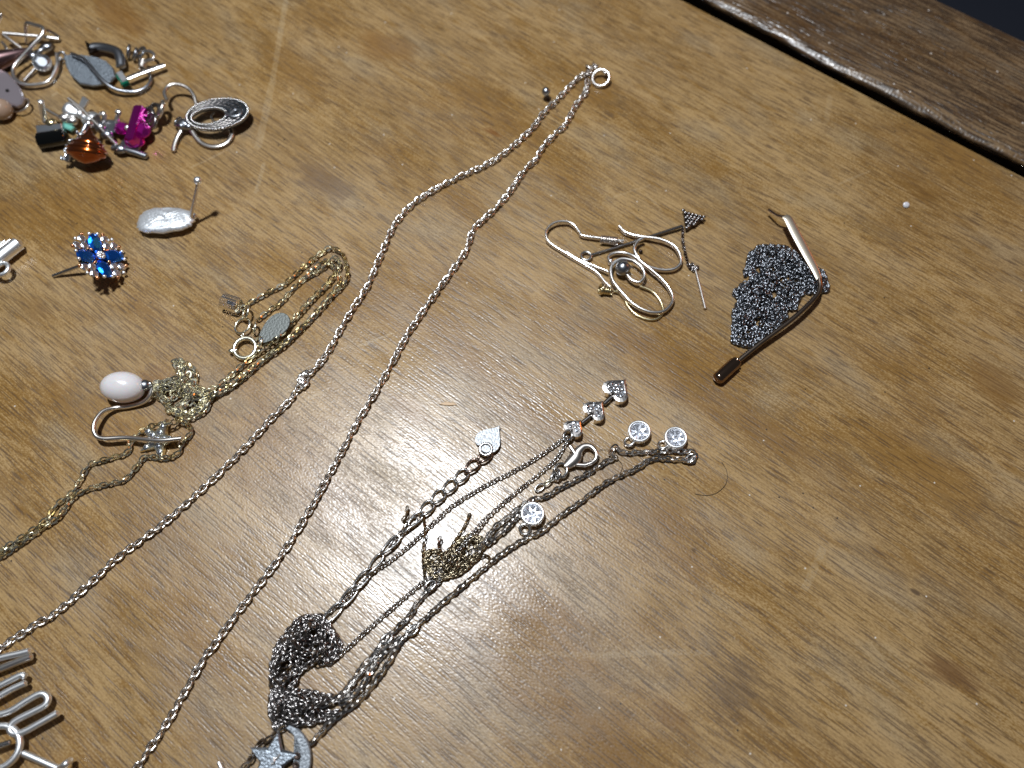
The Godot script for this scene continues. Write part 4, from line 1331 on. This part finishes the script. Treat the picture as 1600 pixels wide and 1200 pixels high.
func shell_row() -> void:
	var o := thing("black_block_stud", "stud earring with a glossy black block stone and an upright post", "earring", 82, 215)
	var b := B.new()
	b.tube([w(62, 220, 2.0), w(82, 217, 2.1), w(102, 213, 2.2)], 2.1 * MM, 1.9 * MM, 28, false, Vector3.UP)
	put(o, "black_stone", b.mesh(), M.onyx)
	b = B.new()
	b.plate(Transform3D(Basis(Vector3.UP, 0.1) * Basis(Vector3.RIGHT, 0.5), w(78, 201, 2.6)), [Vector2(-3.2, -1.0) * MM, Vector2(3.2, -1.0) * MM, Vector2(3.2, 1.0) * MM, Vector2(-3.2, 1.0) * MM], -0.9 * MM, 0.6 * MM, 0.3 * MM)
	put(o, "setting", b.mesh(), M.steel)
	b = B.new()
	b.ball(w(80, 193, 3.0), Vector3(1.5, 1.1, 1.2) * MM)
	put(o, "collar", b.mesh(), M.gold_deep)
	b = B.new()
	var post := line3([71, 190, 3.0, 68, 180, 5.0, 66, 170, 7.0, 64, 158, 9.0], 5)
	var mul := []
	for k in post.size():
		mul.append(1.0 + (0.25 if k % 3 == 0 else 0.0))
	b.tube(post, 0.62 * MM, -1, 8, false, Vector3.ZERO, mul)
	put(o, "post", b.mesh(), M.bright)

	o = thing("bow_stud", "polished silver bow stud with two thin posts above the amber shell", "earring", 128, 178)
	b = B.new()
	var turn := Basis(Vector3.UP, -0.5)
	for s in [-1.0, 1.0]:
		var rows := []
		for r in 7:
			var row := []
			for k in 12:
				var a := TAU * k / 12.0
				var f := r / 6.0
				row.append(w(127, 179, 3.0) + turn * Vector3(s * (0.3 + f * 4.2), cos(a) * (0.5 + 1.5 * f) * (1.0 if f < 0.95 else 0.7), sin(a) * (0.5 + 1.8 * sin(f * 2.2))) * MM)
			rows.append(row)
		b.sheet(rows, true)
	b.ball(w(127, 179, 3.4), Vector3(1.1, 1.3, 1.3) * MM)
	put(o, "bow", b.mesh(), M.bright)
	b = B.new()
	b.plate(Transform3D(Basis(Vector3.UP, 0.9) * Basis(Vector3.BACK, 0.5), w(131, 163, 3.6)), [Vector2(-1.6, -0.8) * MM, Vector2(1.6, -1.1) * MM, Vector2(1.6, 1.1) * MM, Vector2(-1.6, 0.8) * MM], -0.2 * MM, 0.5 * MM, 0.15 * MM)
	put(o, "ribbon_end", b.mesh(), M.bright)
	wire(o, "post", [w(107, 154, 6.0), w(128, 170, 5.0), w(152, 195, 3.6), w(182, 226, 2.0)], 0.42, M.silver_warm)
	wire(o, "post", [w(70, 170, 3.6), w(84, 178, 3.2), w(100, 187, 2.8)], 0.4, M.silver_warm)
	b = B.new()
	b.ball(w(101, 185, 2.6), Vector3(1.6, 1.2, 1.3) * MM)
	b.ball(w(112, 189, 2.2), Vector3(1.7, 1.1, 1.2) * MM)
	put(o, "clutch", b.mesh(), M.silver)
	b = B.new()
	b.plate(Transform3D(Basis(Vector3.UP, -0.4), w(106, 199, 1.6)), [Vector2(-1.7, -0.7) * MM, Vector2(1.7, -0.7) * MM, Vector2(1.5, 0.7) * MM, Vector2(-1.5, 0.7) * MM], -0.4 * MM, 0.5 * MM, 0.3 * MM)
	put(o, "pale_green_stone", b.mesh(), plain(Color(0.45, 0.72, 0.66), 0.15, 1.0))

	o = thing("butterfly_clutch", "silver butterfly earring back with curled ears beside the magenta stones", "earring back", 172, 195)
	b = B.new()
	b.plate(Transform3D(Basis(Vector3.UP, -0.15), w(171, 197, 2.2)), [Vector2(-2.4, -1.8) * MM, Vector2(2.4, -1.8) * MM, Vector2(2.4, 1.8) * MM, Vector2(-2.4, 1.8) * MM], -0.3 * MM, 0.4 * MM, 0.15 * MM)
	b.ball(w(158, 199, 2.6), Vector3(1.5, 1.3, 1.6) * MM)
	b.ball(w(168, 211, 2.2), Vector3(1.6, 1.2, 1.3) * MM)
	put(o, "plate", b.mesh(), M.steel)
	wire(o, "ear", line3([160, 192, 2.4, 163, 183, 3.4, 161, 177, 4.0, 157, 177, 3.6]), 0.7, M.silver, 0.5)
	wire(o, "ear", line3([183, 192, 2.4, 183, 183, 3.4, 186, 176, 4.2, 182, 173, 4.4]), 0.7, M.silver, 0.5)

	# amber shell: stepped ridges widening from the apex
	o = thing("amber_shell", "amber coloured ridged glass shell in a glittering silver rim", "pendant", 137, 240)
	var apex := w(140, 197, 6.5)
	var foot := w(133, 256, 3.2)
	var axis := (foot - apex).normalized()
	var sd := axis.cross(Vector3.UP).normalized()
	var ov := sd.cross(axis).normalized()
	var long := apex.distance_to(foot)
	var rows2 := []
	for r in 43:
		var f := r / 42.0
		var step := fposmod(f * 6.0, 1.0)
		var rad := 4.3 * pow(maxf(sin(PI * pow(f, 1.8)), 0.0), 0.75) * (1.0 + 0.13 * step * (1.0 if f < 0.85 else 0.0))
		var row := []
		for k in 28:
			var a := TAU * k / 28.0
			row.append(apex + axis * long * f + (sd * cos(a) * rad * 1.05 + ov * sin(a) * rad * 0.75) * MM)
		rows2.append(row)
	b = B.new()
	b.sheet(rows2, true)
	put(o, "ridged_glass", b.mesh(), M.amber)
	var rim := line3([139, 193, 6.0, 131, 208, 5.4, 121, 224, 4.2, 112, 238, 3.2, 106, 252, 2.0], 6)
	wire(o, "rim", rim, 0.7, M.steel, 1.5)
	var grain := B.new()
	grain.gem(Transform3D(Basis.from_scale(Vector3.ONE * 0.5 * MM), Vector3.ZERO), 5)
	var gm := grain.mesh()
	for k in 26:
		var f := 0.35 + 0.65 * k / 25.0
		var at: Vector3 = rim[int(f * (rim.size() - 1))] + Vector3(rng.randf_range(-1.1, 0.7), rng.randf_range(0.6, 1.2), rng.randf_range(-0.6, 0.6)) * MM
		put(o, "small_stone", gm, M.clear, Transform3D(Basis.from_euler(Vector3(rng.randf(), rng.randf() * 6, rng.randf())), at))
	b = B.new()
	b.ball(w(139, 193, 6.2), Vector3(1.0, 0.9, 1.1) * MM)
	put(o, "bail", b.mesh(), M.silver)

	# magenta crystals
	o = thing("magenta_earring", "magenta crystal cluster earring in dark silver with a curved hook", "earring", 210, 210)
	for q in [[218, 172, 205, 219, 1.5, 4.2], [184, 199, 198, 203, 1.9, 2.8], [219, 197, 224, 212, 2.3, 3.2], [200, 222, 222, 222, 1.9, 2.2], [206, 206, 214, 204, 2.0, 2.4]]:
		var p0 := w(q[0], q[1], q[5])
		var p1 := w(q[2], q[3], q[5] - 0.4)
		var d := (p1 - p0)
		var l := d.length() / MM
		var yy := Vector3.UP
		var xd := d.normalized()
		var zd := xd.cross(yy).normalized()
		b = B.new()
		var r: float = q[4]
		if l > 6.0:
			var step := [Vector2(-l * 0.5 - 0.6, -r * 0.8) * MM, Vector2(l * 0.5 + 0.6, -r * 0.8) * MM, Vector2(l * 0.5 + 1.0, 0) * MM, Vector2(l * 0.5 + 0.6, r * 0.8) * MM, Vector2(-l * 0.5 - 0.6, r * 0.8) * MM, Vector2(-l * 0.5 - 1.0, 0) * MM]
			b.plate(Transform3D(Basis(xd, zd.cross(xd), zd) * Basis(Vector3.RIGHT, 0.25), (p0 + p1) * 0.5), step, -r * MM, r * 0.9 * MM, 0.55 * MM)
		else:
			b.gem(Transform3D(Basis(xd * (l * 0.5 + 0.8) * MM, zd.cross(xd) * r * 1.9 * MM, zd * r * MM), (p0 + p1) * 0.5), 6)
		put(o, "magenta_crystal", b.mesh(), M.magenta)
	b = B.new()
	b.ball(w(200, 200, 4.4), Vector3.ONE * 0.75 * MM)
	put(o, "prong", b.mesh(), M.bright)
	b = B.new()
	b.tube([w(176, 231, 1.6), w(194, 233, 1.8), w(212, 238, 1.4), w(229, 244, 0.9)], 0.85 * MM, 0.7 * MM, 8)
	b.ball(w(188, 233, 1.9), Vector3(1.7, 1.0, 1.2) * MM)
	b.ball(w(205, 226, 1.3), Vector3(2.8, 1.0, 2.6) * MM)
	put(o, "setting", b.mesh(), M.steel)
	for q in [[231, 181, 2.4], [241, 176, 2.6], [236, 190, 2.2]]:
		b = B.new()
		b.tube(circle(w(q[0], q[1], 2.4), q[2] * 0.8 * MM, 16, Basis(Vector3.BACK, 0.5) * Basis(Vector3.RIGHT, 0.3)), 0.55 * MM, -1, 7, true)
		put(o, "openwork", b.mesh(), M.tarnish_dark)
	b = B.new()
	b.tube(circle(w(251, 171, 3.2), 2.0 * MM, 18, Basis(Vector3.BACK, 0.9)), 0.6 * MM, -1, 8, true)
	put(o, "ring", b.mesh(), M.silver_warm)
	wire(o, "hook", line3([261, 157, 3.6, 257, 146, 3.8, 261, 137, 3.8, 270, 132, 3.8, 283, 133, 3.6, 295, 139, 3.2, 303, 150, 2.8, 307, 164, 2.2], 8), 0.5, M.silver_warm)

	# oval openwork earring
	o = thing("oval_earring", "oxidised silver oval earring with a beaded rim and an off centre hole", "earring", 340, 185)
	var c := w(342, 182, 2.4)
	var tl := Basis(Vector3.UP, 0.16)
	var rows3 := []
	var hole := Vector2(-2.1, 0.5)
	for q in [[1.0, 0.0], [1.0, 0.9], [0.9, 1.15], [0.5, 1.0], [0.08, 1.15], [0.0, 0.8], [0.0, 0.0], [1.0, 0.0]]:
		var row := []
		for k in 56:
			var a := TAU * k / 56.0
			var outer := Vector2(cos(a) * 7.6, sin(a) * 4.9)
			var inner := hole + Vector2(cos(a) * 4.4, sin(a) * 2.7)
			var p := inner.lerp(outer, q[0])
			row.append(c + tl * Vector3(p.x, q[1], p.y) * MM)
		rows3.append(row)
	b = B.new()
	b.sheet(rows3, true)
	var ovl := put(o, "oval_plate", b.mesh(), metal(Color(0.20, 0.215, 0.235), 0.5, 1.0))
	grain = B.new()
	grain.ball(Vector3.ZERO, Vector3.ONE * 0.42 * MM, Basis(), 8)
	gm = grain.mesh()
	for k in 58:
		var a := TAU * k / 58.0
		put(ovl, "rim_bead", gm, M.tarnish, Transform3D(Basis(), c + tl * Vector3(cos(a) * 7.6, 0.95, sin(a) * 4.9) * MM))
	for k in 36:
		var a := TAU * k / 36.0
		put(ovl, "rim_bead", gm, M.tarnish, Transform3D(Basis(), c + tl * Vector3(hole.x + cos(a) * 4.4, 1.0, hole.y + sin(a) * 2.7) * MM))
	for q in [0.28, 0.5, 0.72]:
		var ring := []
		for k in 112:
			var a := TAU * k / 112.0
			var p := (hole + Vector2(cos(a) * 4.4, sin(a) * 2.7)).lerp(Vector2(cos(a) * 7.6, sin(a) * 4.9), q + 0.045 * sin(a * 28.0))
			ring.append(c + tl * Vector3(p.x, 1.12, p.y) * MM)
		b = B.new()
		b.tube(ring, 0.17 * MM, -1, 5, true)
		put(ovl, "filigree_wire", b.mesh(), M.tarnish_dark)
	wire(o, "ornament", line3([352, 176, 3.8, 362, 182, 3.8, 374, 180, 3.8, 376, 174, 3.8, 368, 172, 3.7, 360, 178, 3.8]), 0.42, M.steel)
	b = B.new()
	b.ball(w(289, 194, 2.2), Vector3(2.3, 1.2, 1.6) * MM)
	b.ball(w(294, 191, 2.8), Vector3(1.1, 0.9, 0.9) * MM)
	b.ball(w(284, 197, 2.6), Vector3(0.9, 0.8, 0.8) * MM)
	b.ball(w(295, 198, 2.5), Vector3(1.0, 0.8, 0.8) * MM)
	b.tube(circle(w(278, 190, 2.0), 1.2 * MM, 14, Basis(Vector3.BACK, 0.6)), 0.32 * MM, -1, 6, true)
	put(o, "hinge_ornament", b.mesh(), M.steel)
	wire(o, "lower_hook", line3([283, 203, 1.6, 276, 216, 1.2, 272, 228, 0.9, 271, 236, 0.7]), 0.6, M.silver_warm, 0.6)
	wire(o, "curved_hook", line3([299, 203, 1.6, 306, 214, 1.2, 315, 223, 0.9, 327, 228, 0.8, 342, 228, 0.8, 355, 222, 0.8, 362, 211, 0.9, 360, 202, 1.0], 8), 0.6, M.silver_warm, 0.6)
	wire(o, "thin_curl", line3([335, 176, 1.0, 330, 182, 0.8, 334, 189, 0.7, 341, 193, 0.7]), 0.3, M.tarnish)

func left_edge() -> void:
	var o := thing("bar_pendant", "shiny silver bar pendant with a ribbed plate and a small ring", "pendant", 8, 400)
	var p0 := w(-26, 424, 2.2)
	var p1 := w(29, 380, 2.2)
	var b := B.new()
	b.tube([p0, p0.lerp(p1, 0.5), p1], 1.6 * MM, 1.6 * MM, 16)
	put(o, "rounded_bar", b.mesh(), M.bright)
	var d := (p1 - p0).normalized()
	var n := Vector3.UP.cross(d).normalized()
	if n.z > 0.0:
		n = -n
	for k in 7:
		b = B.new()
		var off := n * (1.9 + k * 0.75) * MM
		b.tube([p0 + off, p1 + off - d * (0.6 + 0.9 * k) * MM], 0.44 * MM, 0.7 * MM, 8)
		put(o, "rib", b.mesh(), M.silver)
	b = B.new()
	b.tube(circle(w(3, 421, 2.4), 1.75 * MM, 20, Basis(Vector3.BACK, 0.2), 0.9), 0.52 * MM, -1, 9, true)
	put(o, "ring", b.mesh(), M.bright)

	o = thing("wire_word_brooch", "bright silver wire piece bent into rounded letter strokes", "brooch", 40, 1120)
	wire(o, "top_bar", line3([-30, 1040, 2.2, 0, 1028, 2.2, 30, 1021, 2.2, 46, 1017, 2.2]), 0.62, M.bright)
	wire(o, "second_bar", line3([-30, 1056, 1.6, 0, 1045, 1.6, 30, 1033, 1.6, 49, 1026, 1.6]), 0.7, M.silver)
	wire(o, "third_bar", line3([-30, 1085, 2.2, 0, 1071, 2.2, 16, 1063, 2.2, 33, 1055, 2.2, 39, 1058, 2.2]), 0.6, M.bright)
	wire(o, "fourth_bar", line3([-30, 1104, 2.2, 0, 1087, 2.2, 20, 1076, 2.2, 40, 1067, 2.2]), 0.6, M.bright)
	wire(o, "letter_stroke", line3([-30, 1122, 2.2, 0, 1116, 2.2, 18, 1110, 2.2, 40, 1096, 2.2, 60, 1085, 2.2, 70, 1085, 2.2, 75, 1092, 2.2, 70, 1102, 2.2, 52, 1112, 2.2, 28, 1124, 2.2, 18, 1132, 2.2, 16, 1140, 2.2, 22, 1146, 2.2, 36, 1144, 2.2, 62, 1130, 2.2, 90, 1114, 2.2], 6), 0.62, M.bright)
	b = B.new()
	b.tube(circle(w(-4, 1168, 2.2), 3.9 * MM, 30, Basis(), 0.9), 0.62 * MM, -1, 10, true)
	put(o, "ring", b.mesh(), M.bright)
	wire(o, "cross_stroke", line3([37, 1177, 1.6, 60, 1187, 1.6, 96, 1203, 1.6, 120, 1214, 1.6]), 0.6, M.bright)
	wire(o, "short_stroke", line3([110, 1188, 2.0, 102, 1194, 3.4, 88, 1206, 1.6, 76, 1216, 1.6]), 0.6, M.bright)
	wire(o, "inner_stroke", line3([-20, 1174, 2.0, 0, 1165, 2.0, 16, 1160, 2.0]), 0.5, M.tarnish)

func small_bits() -> void:
	var o := thing("clear_stopper", "small ribbed clear plastic earring stopper", "earring back", 360, 473)
	var c := w(361, 474, 1.9)
	var b := B.new()
	var rows := []
	var turn := Basis(Vector3.UP, -0.35) * Basis(Vector3.BACK, PI / 2)
	for q in [[0.0, -2.1], [1.5, -2.1], [1.75, -1.8], [1.75, 1.8], [1.5, 2.1], [0.55, 2.1], [0.5, -1.6], [0.0, -1.6]]:
		var row := []
		for k in 48:
			var a := TAU * k / 48.0
			var r: float = q[0] * (1.0 + (0.08 if (k / 2) % 2 == 0 and q[0] > 1.0 else 0.0))
			row.append(c + turn * Vector3(cos(a) * r, q[1], sin(a) * r) * MM)
		rows.append(row)
	b.sheet(rows, true)
	put(o, "plastic_sleeve", b.mesh(), M.plastic)

	o = thing("ball_stud", "tiny dark ball stud standing beside the silver chain", "earring", 855, 152)
	b = B.new()
	b.ball(w(853, 143, 2.6), Vector3.ONE * 1.1 * MM)
	put(o, "ball", b.mesh(), M.steel)
	b = B.new()
	b.tube([w(853, 144, 2.4), w(856, 156, 0.4)], 0.6 * MM)
	put(o, "post", b.mesh(), M.black_metal)

	o = thing("white_crumb", "tiny white crumb alone near the raised board", "crumb", 1416, 321)
	b = B.new()
	b.gem(Transform3D(Basis(Vector3.RIGHT, 0.5) * Basis.from_scale(Vector3(0.8, 0.7, 0.7) * MM), w(1416, 320, 0.6)), 6)
	put(o, "crumb", b.mesh(), M.pearl)
	o = thing("tan_flake", "thin tan flake lying left of the heart tag", "flake", 700, 632)
	b = B.new()
	b.plate(Transform3D(Basis(Vector3.UP, 0.1), w(700, 632, 0.1)), [Vector2(-2.0, -0.3) * MM, Vector2(-0.6, -0.6) * MM, Vector2(1.2, -0.25) * MM, Vector2(2.0, 0.3) * MM, Vector2(0.5, 0.35) * MM, Vector2(-1.0, 0.1) * MM], 0.0, 0.18 * MM, 0.08 * MM)
	put(o, "flake", b.mesh(), plain(Color(0.72, 0.58, 0.40), 0.4))
	o = thing("hair", "thin dark hair curling on the wood right of the bezel stones", "hair", 1120, 740, "loose dark hairs")
	wire(o, "strand", line3([1128, 722, 0.1, 1136, 738, 0.15, 1134, 756, 0.2, 1120, 770, 0.15, 1104, 774, 0.1, 1086, 772, 0.1], 8), 0.045, M.fibre)
	o = thing("hair", "thin dark hair crossing from the lobster clasp to the bezel chain", "hair", 935, 705, "loose dark hairs")
	wire(o, "strand", line3([930, 706, 0.3, 946, 702, 0.5, 956, 710, 0.6, 972, 726, 0.3, 968, 742, 0.2], 8), 0.045, M.fibre)
